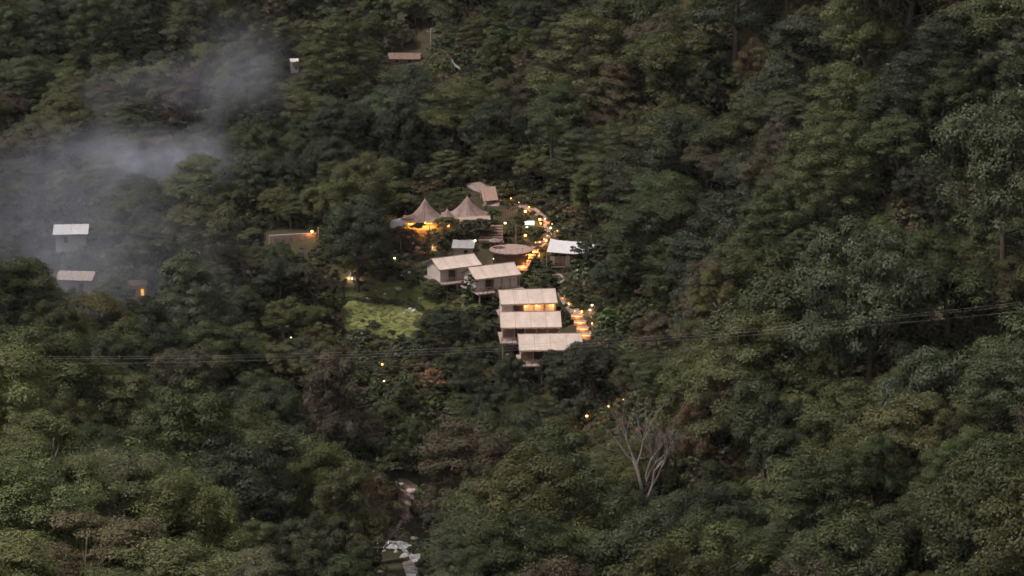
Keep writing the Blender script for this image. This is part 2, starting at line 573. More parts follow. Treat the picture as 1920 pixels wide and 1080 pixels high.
def crown_clumps(style, r, R, Ht):
    """clump centres (n,3) and radii"""
    c = []; rad = []
    th0 = r.uniform(0, 6.28, 6)
    def lob(th):
        return 1 + .14 * np.sin(2 * th + th0[0]) + .12 * np.sin(3 * th + th0[1]) + .10 * np.sin(5 * th + th0[2])
    if style == 'dome':
        zc, hz, n = Ht * .54, Ht * .44, 95
        for _ in range(n):
            d = rand_dirs(1, r)[0]
            if d[2] < -.45: d[2] = abs(d[2])
            k = r.uniform(.62, .95)
            th = math.atan2(d[1], d[0]); l = lob(th)
            c.append((d[0] * R * k * l, d[1] * R * k * l, zc + d[2] * hz * k * (1 + .12 * math.sin(th0[3] + 2 * th)))); rad.append(r.uniform(.15, .27) * R)
    elif style == 'layer':
        for t in np.linspace(.28, .96, 8):
            rr = R * (1.05 - .75 * max(0, (t - .5) / .5) ** 1.3) * r.uniform(.85, 1.1)
            a0 = r.uniform(0, 6.28)
            m = int(5 + 11 * rr / R)
            for i in range(m):
                a = a0 + 6.28 * i / m + r.normal() * .25
                k = math.sqrt(r.uniform(.12, 1.0))
                c.append((math.cos(a) * rr * k, math.sin(a) * rr * k, Ht * t + r.normal() * .03 * Ht - .05 * Ht * k)); rad.append(r.uniform(.17, .27) * R)
    elif style == 'tall':
        zc, hz, n = Ht * .54, Ht * .46, 90
        for _ in range(n):
            d = rand_dirs(1, r)[0]; k = r.uniform(.55, .95); l = lob(math.atan2(d[1], d[0]) + d[2] * 2)
            taper = 1 - .35 * max(0, d[2])
            c.append((d[0] * R * k * l * taper, d[1] * R * k * l * taper, zc + d[2] * hz * k)); rad.append(r.uniform(.17, .3) * R)
    elif style == 'loose':
        for i in range(60):
            a = r.uniform(0, 6.28); k = r.uniform(.2, 1.05) * lob(a)
            c.append((math.cos(a) * R * k, math.sin(a) * R * k, Ht * (.34 + .60 * r.uniform(0, 1) * (1.15 - .5 * k)))); rad.append(r.uniform(.13, .24) * R)
    elif style == 'lobed':
        for i in range(8):
            a = r.uniform(0, 6.28); k = r.uniform(.15, .68)
            q0 = np.array((math.cos(a) * R * k, math.sin(a) * R * k, Ht * r.uniform(.32, .78))); Rl = R * r.uniform(.34, .5)
            for _ in range(14):
                d = rand_dirs(1, r)[0]
                if d[2] < -.3: d[2] = -d[2]
                c.append(tuple(q0 + d * Rl * np.array((1, 1, .8)) * r.uniform(.6, .95))); rad.append(r.uniform(.36, .54) * Rl)
    elif style == 'bush':
        for _ in range(26):
            d = rand_dirs(1, r)[0]; d[2] = abs(d[2]); k = r.uniform(.45, .9)
            l = lob(math.atan2(d[1], d[0]))
            c.append((d[0] * R * k * l, d[1] * R * k * l, Ht * .12 + d[2] * Ht * .72 * k)); rad.append(r.uniform(.22, .36) * R)
    return np.array(c), np.array(rad)


def make_crown(name, seed, style, R, Ht, nleaf, leaf, flat=.62, asp=1.7, var=.26):
    r = np.random.default_rng(seed)
    c, rad = crown_clumps(style, r, R, Ht)
    w = rad ** 2; w = w / w.sum()
    k = r.choice(len(c), size=nleaf, p=w)
    d = rand_dirs(nleaf, r)
    flip = (d[:, 2] < 0) & (r.random(nleaf) < .62)
    d[flip, 2] *= -1
    rr = rad[k] * np.clip(r.normal(.88, .16, nleaf), .25, 1.3)
    sq = np.array((1, 1, flat if style != 'layer' else .46))
    pos = c[k] + d * rr[:, None] * sq
    nrm = d * .95 + np.array((0, 0, .45)) + rand_dirs(nleaf, r) * .42
    nrm /= np.linalg.norm(nrm, axis=1, keepdims=True)
    ct = r.uniform(.78, 1.22, len(c))
    tone = ct[k] * np.clip(r.normal(1, var, nleaf), .4, 2.2)
    size = leaf * r.uniform(.6, 1.35, nleaf)
    return leaf_mesh(name, pos, nrm, size, tone, r, asp), c


def make_trunk(name, seed, R, Ht, clumps, mat, r0=None, nl=9, gap=.42):
    r = random.Random(seed)
    b = MB()
    r0 = r0 or Ht * .017 + .05
    bend = [r.uniform(-.25, .25) for _ in range(4)]
    def ax_(t):
        return Vector((bend[0] * math.sin(t * 3) * Ht * .06 + bend[2] * t, bend[1] * math.sin(t * 2.4) * Ht * .06 + bend[3] * t, Ht * t - .5 * (1 - t) ** 3))
    ts = [0, .06, .18, .34, .52, .68, .78]
    b.tube([ax_(t) for t in ts], [r0 * f for f in (1.5, 1.1, .9, .72, .5, .28, .1)], 7)
    idx = list(range(len(clumps))); r.shuffle(idx)
    for i in idx[:nl]:
        e = Vector(clumps[i]); t = max(.22, min(.8, (e.z / Ht) * r.uniform(.55, .85)))
        s = ax_(t); m = s.lerp(e, .5) + Vector((0, 0, -.04 * Ht * r.random()))
        b.tube([s, m, e], [r0 * .42, r0 * .26, r0 * .08], 5, False)
    me_ = b.mesh(name)
    me_.materials.append(mat); me_.shade_smooth()
    return me_


R0, H0 = 4.6, 11.0
STY = ['dome', 'dome', 'dome', 'lobed', 'lobed', 'lobed', 'layer', 'layer', 'tall', 'tall', 'loose', 'dome']
VAR = []
for i, st in enumerate(STY):
    R_ = R0 * (.8 if st == 'tall' else 1.0)
    n_ = 22000 if st == 'loose' else 42000
    cm, cl = make_crown("crown", 100 + i, st, R_, H0, n_, .175, .66, 1.45, .20)
    VAR.append((cm, make_trunk("trunk", 200 + i, R_, H0, cl, M['palebark'] if i == 9 else M['bark']), st, R_))
FINE = []
for i, st in enumerate(['dome', 'lobed', 'dome']):
    cm, cl = make_crown("crown", 300 + i, st, R0, H0, 62000, .15, .7, 1.8, .38)
    FINE.append((cm, make_trunk("trunk", 400 + i, R0, H0, cl, M['bark'], nl=16), st, R0))
BUSH = []
for i in range(4):
    cm, cl = make_crown("foliage", 500 + i, 'bush', 1.0, 1.3, 700, .24)
    BUSH.append((cm, cl))
SMALL = []
for i, st in enumerate(['loose', 'dome', 'lobed']):
    cm, cl = make_crown("crown", 600 + i, st, 1.7, 4.2, 4200, .22)
    SMALL.append((cm, make_trunk("trunk", 650 + i, 1.7, 4.2, cl, M['palebark'], r0=.09), st, 1.7))

PAL = {'dark': (.034, .044, .022), 'green': (.051, .065, .026), 'olive': (.074, .082, .032), 'grey': (.060, .073, .040), 'bright': (.064, .092, .030),
       'rust': (.086, .066, .038), 'brown': (.070, .064, .038), 'yellow': (.105, .098, .036), 'orange': (.20, .11, .06), 'pale': (.118, .120, .070), 'leafy': (.118, .130, .056), 'fawn': (.118, .102, .060)}
CNAME = {'dark': 'very dark green', 'green': 'mid green', 'olive': 'olive green', 'grey': 'grey green', 'bright': 'fresh bright green', 'rust': 'rust brown',
         'brown': 'brownish', 'yellow': 'yellowish olive', 'orange': 'orange leaved', 'pale': 'pale leaved', 'leafy': 'leafy', 'fawn': 'fawn'}
SNAME = {'dome': 'domed', 'lobed': 'billowing', 'layer': 'layered', 'tall': 'tall narrow', 'loose': 'thin crowned'}


def shade(k, r):
    c = np.array(PAL[k]) * r.uniform(.74, 1.34)
    c = c * np.array([r.uniform(.92, 1.08), r.uniform(.95, 1.05), r.uniform(.9, 1.1)])
    return [float(a) for a in c]


# explicit trees: crown centre (px, py), crown width px, ground depth Y, colour, variant
BIG = [(590, 905, 270, 420, 'olive', 3), (690, 960, 150, 428, 'rust', 10), (470, 850, 150, 455, 'green', 1), (325, 745, 150, 505, 'brown', 0), (420, 810, 130, 492, 'green', 4),
       (640, 790, 210, 515, 'brown', 5), (1112, 692, 190, 572, 'dark', 3), (670, 455, 128, 612, 'dark', 0), (655, 345, 80, 690, 'yellow', 11),
       (1500, 765, 110, 470, 'bright', 6), (1520, 965, 230, 412, 'olive', 3), (1650, 455, 120, 512, 'bright', 1), (1412, 128, 78, 630, 'rust', 0),
       (1330, 800, 160, 455, 'rust', 4), (1045, 905, 220, 480, 'green', 5), (395, 535, 125, 606, 'grey', 11), (265, 680, 190, 556, 'dark', 2),
       (838, 625, 110, 588, 'dark', 1), (1240, 400, 190, 612, 'green', 6), (240, 182, 42, 735, 'orange', 11), (130, 62, 90, 815, 'rust', 0),
       (850, 222, 180, 722, 'olive', 5), (1310, 55, 170, 690, 'yellow', 3), (1580, 115, 130, 610, 'dark', 2), (1095, 300, 140, 662, 'dark', 7),
       (1230, 640, 90, 560, 'brown', 11), (1420, 720, 120, 492, 'brown', 7), (1155, 530, 110, 598, 'dark', 2), (560, 215, 130, 722, 'olive', 0),
       (945, 870, 180, 520, 'green', 4), (960, 720, 110, 572, 'dark', 5), (880, 690, 90, 576, 'grey', 10), (1110, 1010, 190, 440, 'green', 0),
       (760, 380, 70, 655, 'olive', 3), (850, 375, 50, 652, 'green', 1), (1680, 760, 200, 455, 'olive', 5), (1830, 820, 190, 420, 'green', 6),
       (1750, 980, 190, 396, 'green', 9), (1880, 1010, 190, 385, 'green', 7), (1330, 1010, 190, 425, 'dark', 1), (1450, 330, 150, 570, 'brown', 6),
       (1600, 270, 190, 556, 'green', 6), (1310, 560, 120, 560, 'grey', 5), (520, 520, 110, 606, 'dark', 3), (590, 540, 110, 604, 'brown', 4),
       (1280, 290, 150, 620, 'olive', 2), (60, 40, 120, 850, 'green', 1), (430, 190, 60, 745, 'grey', 4), (215, 380, 150, 668, 'grey', 4)]
FG = [(-50, 790, 330, 205, 'leafy', 0), (95, 880, 300, 198, 'leafy', 1), (230, 950, 290, 192, 'pale', 2), (30, 985, 330, 180, 'leafy', 0), (350, 1010, 270, 190, 'leafy', 0), (150, 1060, 300, 175, 'fawn', 1),
      (290, 1120, 300, 172, 'leafy', 2), (440, 1110, 240, 186, 'pale', 1), (-30, 1110, 320, 165, 'leafy', 2), (580, 1075, 110, 190, 'yellow', 1)]
CAMP = [(638, 570), (650, 532), (765, 500), (722, 452), (722, 412), (768, 395), (790, 363), (882, 333), (938, 343), (948, 372), (1024, 382), (1040, 440), (1108, 447),
        (1100, 486), (1062, 512), (1060, 566), (1112, 566), (1135, 640), (1098, 652), (1030, 660), (1012, 692), (935, 692), (925, 655), (880, 668), (800, 650), (640, 640)]


def rect(a, b, c, d):
    return [(a, b), (c, b), (c, d), (a, d)]


CLEAR = [(CAMP, 655), (rect(92, 425, 162, 462), 645), (rect(500, 430, 598, 454), 640), (rect(712, 1004, 800, 1080), 545), (rect(738, 898, 786, 985), 570), (rect(112, 510, 172, 534), 612),
         (rect(258, 530, 278, 560), 612), (rect(540, 108, 565, 140), 790), (rect(620, 94, 640, 112), 800), (rect(725, 92, 800, 122), 800), (rect(798, 48, 818, 98), 800), (rect(846, 106, 868, 134), 800),
         (rect(1060, 46, 1085, 64), 780), (rect(300, 206, 415, 215), 760), (rect(1158, 800, 1262, 930), 470), (rect(1085, 765, 1180, 795), 545), (rect(786, 680, 832, 745), 575),
         (rect(640, 480, 690, 525), 612), (rect(1112, 560, 1200, 640), 600)]
for _px, _py in ((720, 715), (683, 691), (717, 683), (459, 637), (599, 641), (546, 633), (1100, 780), (1141, 762), (1169, 750), (956, 841), (222, 549), (1081, 507), (1110, 572), (1130, 639)):
    CLEAR.append((rect(_px - 7, _py - 7, _px + 7, _py + 5), G(_px, _py).y + 1))
trees = []                                   # x, y, variant, sx, sz, rot, colour key


def add_explicit(lst, V):
    out = []
    for px, py, w, Y, c, v in lst:
        cm, tm, st, Rv = V[v]
        Ya = Y
        while True:                              # come nearer or go farther until the ground lies a tree's height below
            s = w * .5 * mpp(Y) / Rv
            p = PY(px, py, Y)
            z0 = gz(p.x, p.y) - .2
            want = (p.z - z0) / (H0 * .54)
            if abs(Y - Ya) > 70 or .72 * s <= want <= 1.3 * s:
                break
            Y += 1.0 if want > 1.3 * s else -1.0
        hc = H0 * .54
        sz = (p.z - z0) / hc
        sz2 = max(.6 * s, min(1.45 * s, sz))
        if abs(sz2 - sz) > .05:
            print("TREE CLAMP", px, py, Y, "want", round(sz, 2), "s", round(s, 2), "->", round(sz2, 2))
        out.append(dict(x=p.x, y=p.y, z=z0, v=v, s=s, sz=sz2, rot=rnd.uniform(0, 6.28), c=c, st=st, R=Rv * s, Ht=H0 * sz2, big=True))
    return out


trees = add_explicit(BIG, VAR)
fgt = add_explicit(FG, FINE)

# fill the slopes
cell = 5.6
cand = []
for y in np.arange(340, 1060, cell):
    half = y * TH * 1.35 + 18
    for x in np.arange(-half, half, cell):
        cand.append((x + rnd.uniform(-.48, .48) * cell, y + rnd.uniform(-.48, .48) * cell))
rnd.shuffle(cand)
cand = np.array(cand)
cz_ = hgt(cand[:, 0], cand[:, 1])
bpx, bpy_, _ = proj(cand[:, 0], cand[:, 1], cz_)
incamp = np.zeros(len(cand), bool)
for poly, Yc in CLEAR:
    incamp |= in_poly(bpx, bpy_, poly) & (np.abs(cand[:, 1] - Yc) < 70)
cl1 = in_poly(cand[:, 0], cand[:, 1], LAWN3)
grid = {}


def gkey(x, y):
    return (int(x // 12), int(y // 12))


for t in trees:
    grid.setdefault(gkey(t['x'], t['y']), []).append(t)
tcn = np.random.default_rng(3).uniform(0, 6.28, 8)


def patch(x, y):
    return math.sin(x / 19 + tcn[0]) * math.sin(y / 27 + tcn[1]) + .7 * math.sin((x + y) / 13 + tcn[2]) * math.sin((x - y) / 17 + tcn[3])


ang = np.linspace(0, 2 * math.pi, 14, endpoint=False)
for i2 in range(2 * len(cand)):
    i = i2 % len(cand)
    second = i2 >= len(cand)
    if incamp[i] or cl1[i]:
        continue
    x, y = cand[i]
    s = rnd.choice((.6, .8, .95, 1.1, 1.3, 1.55)) * rnd.uniform(.92, 1.08)
    if x > 8 and y < 700:
        s *= rnd.uniform(1.15, 1.5)
    if second:                               # younger trees close the gaps
        s = rnd.uniform(.45, .8)
    v = rnd.choice((0, 1, 2, 11, 3, 4, 5, 3, 4, 5, 6, 7, 8, 9, 10))
    cm, tm, st, Rv = VAR[v]
    R = Rv * s
    ok = True
    kx, ky = gkey(x, y)
    for a in (-1, 0, 1):
        for b in (-1, 0, 1):
            for t in grid.get((kx + a, ky + b), ()):
                dd = math.hypot(t['x'] - x, t['y'] - y)
                if dd < (.50 if second else .58) * (min(t['R'], 5.5) + min(R, 5.5)):
                    ok = False
    if not ok:
        continue
    sz = s * rnd.uniform(.78, 1.12) * (1.0 if y > 560 else 1.08)
    z0 = cz_[i] - .2
    Ht = H0 * sz
    # crown must not stand in front of what the survey shows open
    cxp, cyp, d = proj(x, y, z0 + Ht * .54)
    rp = R / (d * TH / 960); hp = Ht * .44 / (d * TH / 960)
    ex = np.r_[cxp, cxp + rp * .9 * np.cos(ang), cxp + rp * .5 * np.cos(ang)]; ey = np.r_[cyp, cyp + hp * .95 * np.sin(ang), cyp + hp * .5 * np.sin(ang)]
    for poly, Yc in CLEAR:
        if y < Yc and in_poly(ex, ey, poly).any():
            ok = False; break
    if not ok:
        continue
    pv = patch(x, y) + rnd.gauss(0, .55)
    pv = patch(x, y) * 1.15 + rnd.gauss(0, .38)
    if rnd.random() < .035: c = rnd.choice(('rust', 'brown', 'brown', 'bright'))
    elif pv > 1.05: c = rnd.choice(('olive', 'yellow', 'brown', 'olive'))
    elif pv > .4: c = rnd.choice(('olive', 'olive', 'green'))
    elif pv > -.4: c = rnd.choice(('green', 'green', 'olive', 'grey'))
    elif pv > -.9: c = rnd.choice(('dark', 'green', 'dark', 'grey'))
    else: c = rnd.choice(('dark', 'dark', 'green'))
    t = dict(x=x, y=y, z=z0, v=v, s=s, sz=sz, rot=rnd.uniform(0, 6.28), c=c, st=st, R=R, Ht=Ht, big=False)
    trees.append(t)
    grid.setdefault((kx, ky), []).append(t)

# what shows: paint crowns far to near into a small id picture
BW, BH = 480, 270
idb = -np.ones((BH, BW), int)
allt = trees
order = sorted(range(len(allt)), key=lambda i: -allt[i]['y'])
yy, xx = np.mgrid[0:BH, 0:BW]
for i in order:
    t = allt[i]
    cx, cy, d = proj(t['x'], t['y'], t['z'] + t['Ht'] * .54)
    k = BW / 1920
    rp = t['R'] / (d * TH / 960) * k; hp = t['Ht'] * .44 / (d * TH / 960) * k
    cx *= k; cy *= k
    x0, x1 = max(0, int(cx - rp)), min(BW, int(cx + rp) + 2); y0, y1 = max(0, int(cy - hp)), min(BH, int(cy + hp) + 2)
    if x0 >= x1 or y0 >= y1:
        continue
    sub = ((xx[y0:y1, x0:x1] - cx) / rp) ** 2 + ((yy[y0:y1, x0:x1] - cy) / hp) ** 2 < .92
    idb[y0:y1, x0:x1][sub] = i
fgm = np.zeros((BH, BW), bool)
for t in fgt:
    cx, cy, d = proj(t['x'], t['y'], t['z'] + t['Ht'] * .54); k = BW / 1920
    rp = t['R'] / (d * TH / 960) * k; hp = t['Ht'] * .44 / (d * TH / 960) * k
    fgm |= ((xx - cx * k) / rp) ** 2 + ((yy - cy * k) / hp) ** 2 < .85
idb[fgm] = -2
cnt = np.bincount(idb[idb >= 0], minlength=len(allt))
NB = len(BIG)
rank = sorted(range(len(allt)), key=lambda i: -(cnt[i] + (1e6 if allt[i]['big'] else 0)))
solo = [i for i in rank[:290] if cnt[i] > 6 or allt[i]['big']]
print("TREES", len(allt), "visible", int((cnt > 6).sum()), "solo", len(solo))
soloset = set(solo)



def inview(t):
    a, b, d = proj(t['x'], t['y'], t['z'] + t['Ht'] * .54)
    return -40 < a < 1960 and -60 < b < 1140


# landmarks for the labels
LM = [("the white hut", 125, 445), ("the pink stone wall", 548, 449), ("the peaked marquee", 830, 395), ("the white canopy", 1075, 460), ("the mown lawn", 720, 600),
      ("the lowest cream tent", 1033, 640), ("the creek rapids", 755, 1035), ("the utility pole", 808, 75), ("the leafless grey tree", 1210, 860), ("the path steps", 1090, 610),
      ("the orange tree", 240, 182), ("the high rust tree", 1412, 128), ("the bright layered tree", 1500, 765),
      ("the bright domed tree", 1650, 455), ("the yellow window", 268, 542), ("the big bottom olive tree", 1520, 965)]
ORD = ['nearest', 'second nearest', 'third nearest', 'fourth nearest', 'fifth nearest', 'sixth nearest', 'seventh nearest', 'eighth nearest', 'ninth nearest', 'tenth nearest', 'eleventh nearest', 'twelfth nearest']
SPECIAL = {9: "fresh bright green layered tree just below the sagging wires on the slope", 11: "fresh bright green domed tree above the wires on the dark slope",
           12: "domed rust brown tree alone among greens high on the slope", 19: "small orange leaved tree in the drifting smoke", 7: "dark green dome of a tree between pink wall and marquee",
           10: "big olive green billowing tree at the bottom edge of the slope", 6: "dark billowing tree hiding the end of the lowest cream tent",
           0: "large olive green tree standing above the creek rapids, nearest bank", 8: "round yellowish olive tree on the slope above the pink stone wall"}
info = {}
groups = {}
for i in solo:
    t = allt[i]
    m = np.argwhere(idb == i)
    if len(m):
        py, px = m.mean(0) * 4
    else:
        px, py, _ = proj(t['x'], t['y'], t['z'] + t['Ht'] * .54)
    best = min(range(len(LM)), key=lambda k: math.hypot(px - LM[k][1], py - LM[k][2]) + (1e5 if math.hypot(px - LM[k][1], py - LM[k][2]) < 12 else 0))
    dx, dy = px - LM[best][1], py - LM[best][2]
    if abs(dx) > 2.2 * abs(dy): dr = 'right of' if dx > 0 else 'left of'
    elif abs(dy) > 2.2 * abs(dx): dr = 'below' if dy > 0 else 'above'
    else: dr = ('lower ' if dy > 0 else 'upper ') + ('right of' if dx > 0 else 'left of')
    key = (t['c'], t['st'], dr, best)
    info[i] = (key, math.hypot(dx, dy))
    groups.setdefault(key, []).append((math.hypot(dx, dy), i))
lab = {}
for key, l in groups.items():
    l.sort()
    for n, (_, i) in enumerate(l):
        c, st, dr, b = key
        base = f"{CNAME[c]} {SNAME[st]} tree {dr} {LM[b][0]}"
        lab[i] = base if len(l) == 1 else base + ", " + ORD[n].replace(' nearest', '-nearest') + " such"
for k, s in SPECIAL.items():
    if k in lab:
        lab[k] = s


def set_tree(t, V, label, group, name="forest_tree"):
    cm, tm, st, Rv = V[t['v']]
    root = empty(name, (t['x'], t['y'], t['z']), t['rot'])
    root.scale = (t['s'] * rnd.uniform(.86, 1.14), t['s'] * rnd.uniform(.86, 1.14), t['sz'])
    root.rotation_euler = (rnd.gauss(0, .05), rnd.gauss(0, .05), t['rot'])
    o = link("crown", cm, root); o['tcol'] = shade(t['c'], rnd)
    link("trunk", tm, root)
    tag(root, label, "tree", group)
    return root


for i in solo:
    set_tree(allt[i], VAR, lab[i], "trees on the valley slopes")
FGL = ["olive near tree topmost on the edge of the close foliage", "green near tree second down the slanting edge of the close foliage", "olive near tree halfway along the slanting edge of the close foliage",
       "green near tree inside the close foliage, touching the side of the picture", "olive near tree at the valley end of the close foliage", "brownish near tree in the middle of the close foliage",
       "green near tree at the bottom edge below the valley-end olive one", "yellowish near tree at the bottom edge, last towards the creek", "olive near tree filling the bottom corner of the picture",
       "small yellow leaved near bush alone at the bottom edge beside the creek trees"]
for t, l in zip(fgt, FGL):
    set_tree(t, FINE, l, "close trees on the viewer's own slope", "near_tree")


# the rest of the wood and the undergrowth: geometry nodes on points
def hidden_collection(name, meshes):
    c = bpy.data.collections.new(name)
    for k, m_ in enumerate(meshes):
        c.objects.link(bpy.data.objects.new("%s_%02d" % (name, k), m_))
    return c


def scatter(name, pts, var, rot, scl, colr, collections):
    mm = bpy.data.meshes.new(name)
    mm.vertices.add(len(pts))
    mm.vertices.foreach_set("co", np.asarray(pts, np.float32).ravel())
    a = mm.attributes.new("pick", 'INT', 'POINT'); a.data.foreach_set("value", np.asarray(var, np.int32))
    a = mm.attributes.new("turn", 'FLOAT_VECTOR', 'POINT'); a.data.foreach_set("vector", np.asarray(rot, np.float32).ravel())
    a = mm.attributes.new("size", 'FLOAT_VECTOR', 'POINT'); a.data.foreach_set("vector", np.asarray(scl, np.float32).ravel())
    a = mm.attributes.new("tcol", 'FLOAT_VECTOR', 'POINT'); a.data.foreach_set("vector", np.asarray(colr, np.float32).ravel())
    mm.update()
    ng = bpy.data.node_groups.new(name, 'GeometryNodeTree')
    ng.interface.new_socket("Geometry", in_out='INPUT', socket_type='NodeSocketGeometry')
    ng.interface.new_socket("Geometry", in_out='OUTPUT', socket_type='NodeSocketGeometry')
    N = ng.nodes.new; L = ng.links.new
    gi = N('NodeGroupInput'); go = N('NodeGroupOutput')
    def attr(nm, ty):
        n = N('GeometryNodeInputNamedAttribute'); n.data_type = ty; n.inputs['Name'].default_value = nm
        return n.outputs['Attribute']
    pk, tu, sz = attr("pick", 'INT'), attr("turn", 'FLOAT_VECTOR'), attr("size", 'FLOAT_VECTOR')
    e2r = N('FunctionNodeEulerToRotation'); L(tu, e2r.inputs[0])
    j = N('GeometryNodeJoinGeometry')
    for c in collections:
        ci = N('GeometryNodeCollectionInfo'); ci.inputs['Collection'].default_value = c
        ci.inputs['Separate Children'].default_value = True; ci.inputs['Reset Children'].default_value = True
        ip = N('GeometryNodeInstanceOnPoints'); ip.inputs['Pick Instance'].default_value = True
        L(gi.outputs[0], ip.inputs['Points']); L(ci.outputs[0], ip.inputs['Instance']); L(pk, ip.inputs['Instance Index'])
        L(e2r.outputs[0], ip.inputs['Rotation']); L(sz, ip.inputs['Scale'])
        L(ip.outputs[0], j.inputs[0])
    L(j.outputs[0], go.inputs[0])
    o = link(name, mm)
    md = o.modifiers.new("scatter", 'NODES'); md.node_group = ng
    return kind(o, "stuff")


rest = [t for i, t in enumerate(allt) if i not in soloset and (cnt[i] > 0 or not inview(t) or t['s'] > 1.25)]

# slopes beyond the frame
for _ in range(1500):
    y = rnd.uniform(120, 1500); half = y * TH * 1.3 + 20
    x = rnd.choice((-1, 1)) * rnd.uniform(half, half + 160) if y < 1040 else rnd.uniform(-half - 100, half + 100)
    s = rnd.uniform(.8, 1.3); v = rnd.randrange(len(VAR))
    rest.append(dict(x=x, y=y, z=gz(x, y) - .2, v=v, s=s, sz=s, rot=rnd.uniform(0, 6.28), c=rnd.choice(('dark', 'green', 'olive', 'grey', 'brown'))))
hc1 = hidden_collection("wood_crown", [v[0] for v in VAR])
hc2 = hidden_collection("wood_trunk", [v[1] for v in VAR])
wood = scatter("distant_wood", [(t['x'], t['y'], t['z']) for t in rest], [t['v'] for t in rest], [(rnd.gauss(0, .05), rnd.gauss(0, .05), t['rot']) for t in rest],
               [(t['s'] * rnd.uniform(.86, 1.14), t['s'] * rnd.uniform(.86, 1.14), t['sz']) for t in rest], [shade(t['c'], rnd) for t in rest], [hc1, hc2])
tag(wood, "mixed green woodland filling the slopes between the larger trees", "woodland")

CAMPW = [tuple(G(*p))[:2] for p in CAMP]
up = []
PATHS = [(1130, 642), (1103, 632), (1090, 610), (1078, 586), (1062, 566), (1052, 545), (1046, 520), (1020, 512), (985, 497)]
for _ in range(26000):
    y = rnd.uniform(370, 900); half = y * TH * 1.2 + 8
    x = rnd.uniform(-half, half)
    up.append((x, y, rnd.uniform(.9, 2.8), 0))
cx0, cx1 = min(p[0] for p in CAMPW), max(p[0] for p in CAMPW); cy0, cy1 = min(p[1] for p in CAMPW), max(p[1] for p in CAMPW)
for _ in range(5200):
    up.append((rnd.uniform(cx0 - 6, cx1 + 6), rnd.uniform(cy0 - 6, cy1 + 6), rnd.uniform(.22, .85), 1))
for _ in range(70):                              # scrub bank between meadow and lawn
    k_ = rnd.random(); g_ = G(652 + 140 * k_, 560 + 4 * math.sin(k_ * 5) + 22 * k_ * k_ + rnd.uniform(-2, 2))
    up.append((g_.x, g_.y, rnd.uniform(.35, .8), 2))
up = np.array(up)
uz = hgt(up[:, 0], up[:, 1])
upx, upy, _ = proj(up[:, 0], up[:, 1], uz)
bad = in_poly(up[:, 0], up[:, 1], LAWN1) | (in_poly(up[:, 0], up[:, 1], LAWN3) & (rng.random(len(up)) < .6))
bad |= in_poly(up[:, 0], up[:, 1], LAWN2) & (rng.random(len(up)) < .80)
bad &= up[:, 3] != 2
bad |= (up[:, 3] == 0) & in_poly(upx, upy, CAMP) & (np.abs(up[:, 1] - 615) < 60)
for rc in (rect(970, 470, 1003, 503), rect(1066, 582, 1112, 645), rect(900, 420, 948, 452), rect(905, 452, 1022, 500), rect(738, 898, 786, 985), rect(680, 1010, 800, 1100), rect(1044, 512, 1064, 570), rect(884, 340, 934, 392),
           rect(500, 440, 600, 454), rect(975, 405, 1010, 430), rect(770, 405, 835, 438)):
    bad |= in_poly(upx, upy, rc)
for poly, Yc in CLEAR[1:-14]:
    if Yc in (600, 470, 575):
        continue
    for _h in (0, .6, 1.1):
        _a, _b, _ = proj(up[:, 0], up[:, 1], uz + up[:, 2] * _h)
        hit = in_poly(_a, _b, poly) & (up[:, 1] < Yc + 6)
        if _h == 0:
            bad |= hit
        else:
            up[hit, 2] = np.minimum(up[hit, 2], .45)
keep = np.where(~bad)[0]
UCOL = ('dark', 'green', 'olive', 'brown', 'grey', 'green', 'rust')
undergrowth = scatter("undergrowth", np.c_[up[keep, 0], up[keep, 1], uz[keep] - .08], rng.integers(0, 4, len(keep)), np.c_[np.zeros(len(keep)), np.zeros(len(keep)), rng.uniform(0, 6.28, len(keep))],
                      np.c_[up[keep, 2], up[keep, 2], up[keep, 2] * rng.uniform(.6, 1.1, len(keep))], [shade(rnd.choice(UCOL), rnd) for _ in keep],
                      [hidden_collection("undergrowth_bush", [b[0] for b in BUSH])])
tag(undergrowth, "low scrub and ferns covering the ground between trees and tents", "undergrowth")


gp = []
for poly, nn_ in ((LAWN1, 1100), (LAWN2, 3000), (LAWN3, 10)):
    xs = [p[0] for p in poly]; ys = [p[1] for p in poly]
    q_ = np.c_[rng.uniform(min(xs), max(xs), nn_), rng.uniform(min(ys), max(ys), nn_)]
    gp.append(q_[in_poly(q_[:, 0], q_[:, 1], poly)])
gp = np.concatenate(gp)
gcol = np.array((.178, .202, .074)) * rng.uniform(.88, 1.18, (len(gp), 1)) * np.c_[rng.uniform(.9, 1.15, len(gp)), np.ones(len(gp)), rng.uniform(.8, 1.1, len(gp))]
gsz = rng.uniform(.16, .42, len(gp))
grass = scatter("lawn_grass", np.c_[gp, hgt(gp[:, 0], gp[:, 1]) + .10], rng.integers(0, 4, len(gp)), np.c_[np.zeros((len(gp), 2)), rng.uniform(0, 6.28, len(gp))],
                np.c_[gsz, gsz, gsz * .30], gcol, [hidden_collection("grass_tuft", [b[0] for b in BUSH])])
tag(grass, "tufted green grass covering the lawn and meadows", "grass")


# ------------------------------------------------------------------ lamps
def lamp_light(parent, loc, watt, col=(1, .38, .09), size=.12):
    l = bpy.data.lights.new("lamp_light", 'POINT')
    l.energy = watt; l.color = col; l.shadow_soft_size = size
    o = bpy.data.objects.new("lamp_light", l)
    COL.objects.link(o)
    o.parent = parent; o.location = loc
    return o


_g = MB().lathe([(.02, -.16), (.12, -.13), (.17, -.05), (.17, .05), (.12, .13), (.02, .17)], 10).mesh("globe"); _g.shade_smooth(); _g.materials.append(M['lamp'])
_gw = _g.copy(); _gw.materials.clear(); _gw.materials.append(M['whitelamp'])
_pm = {}


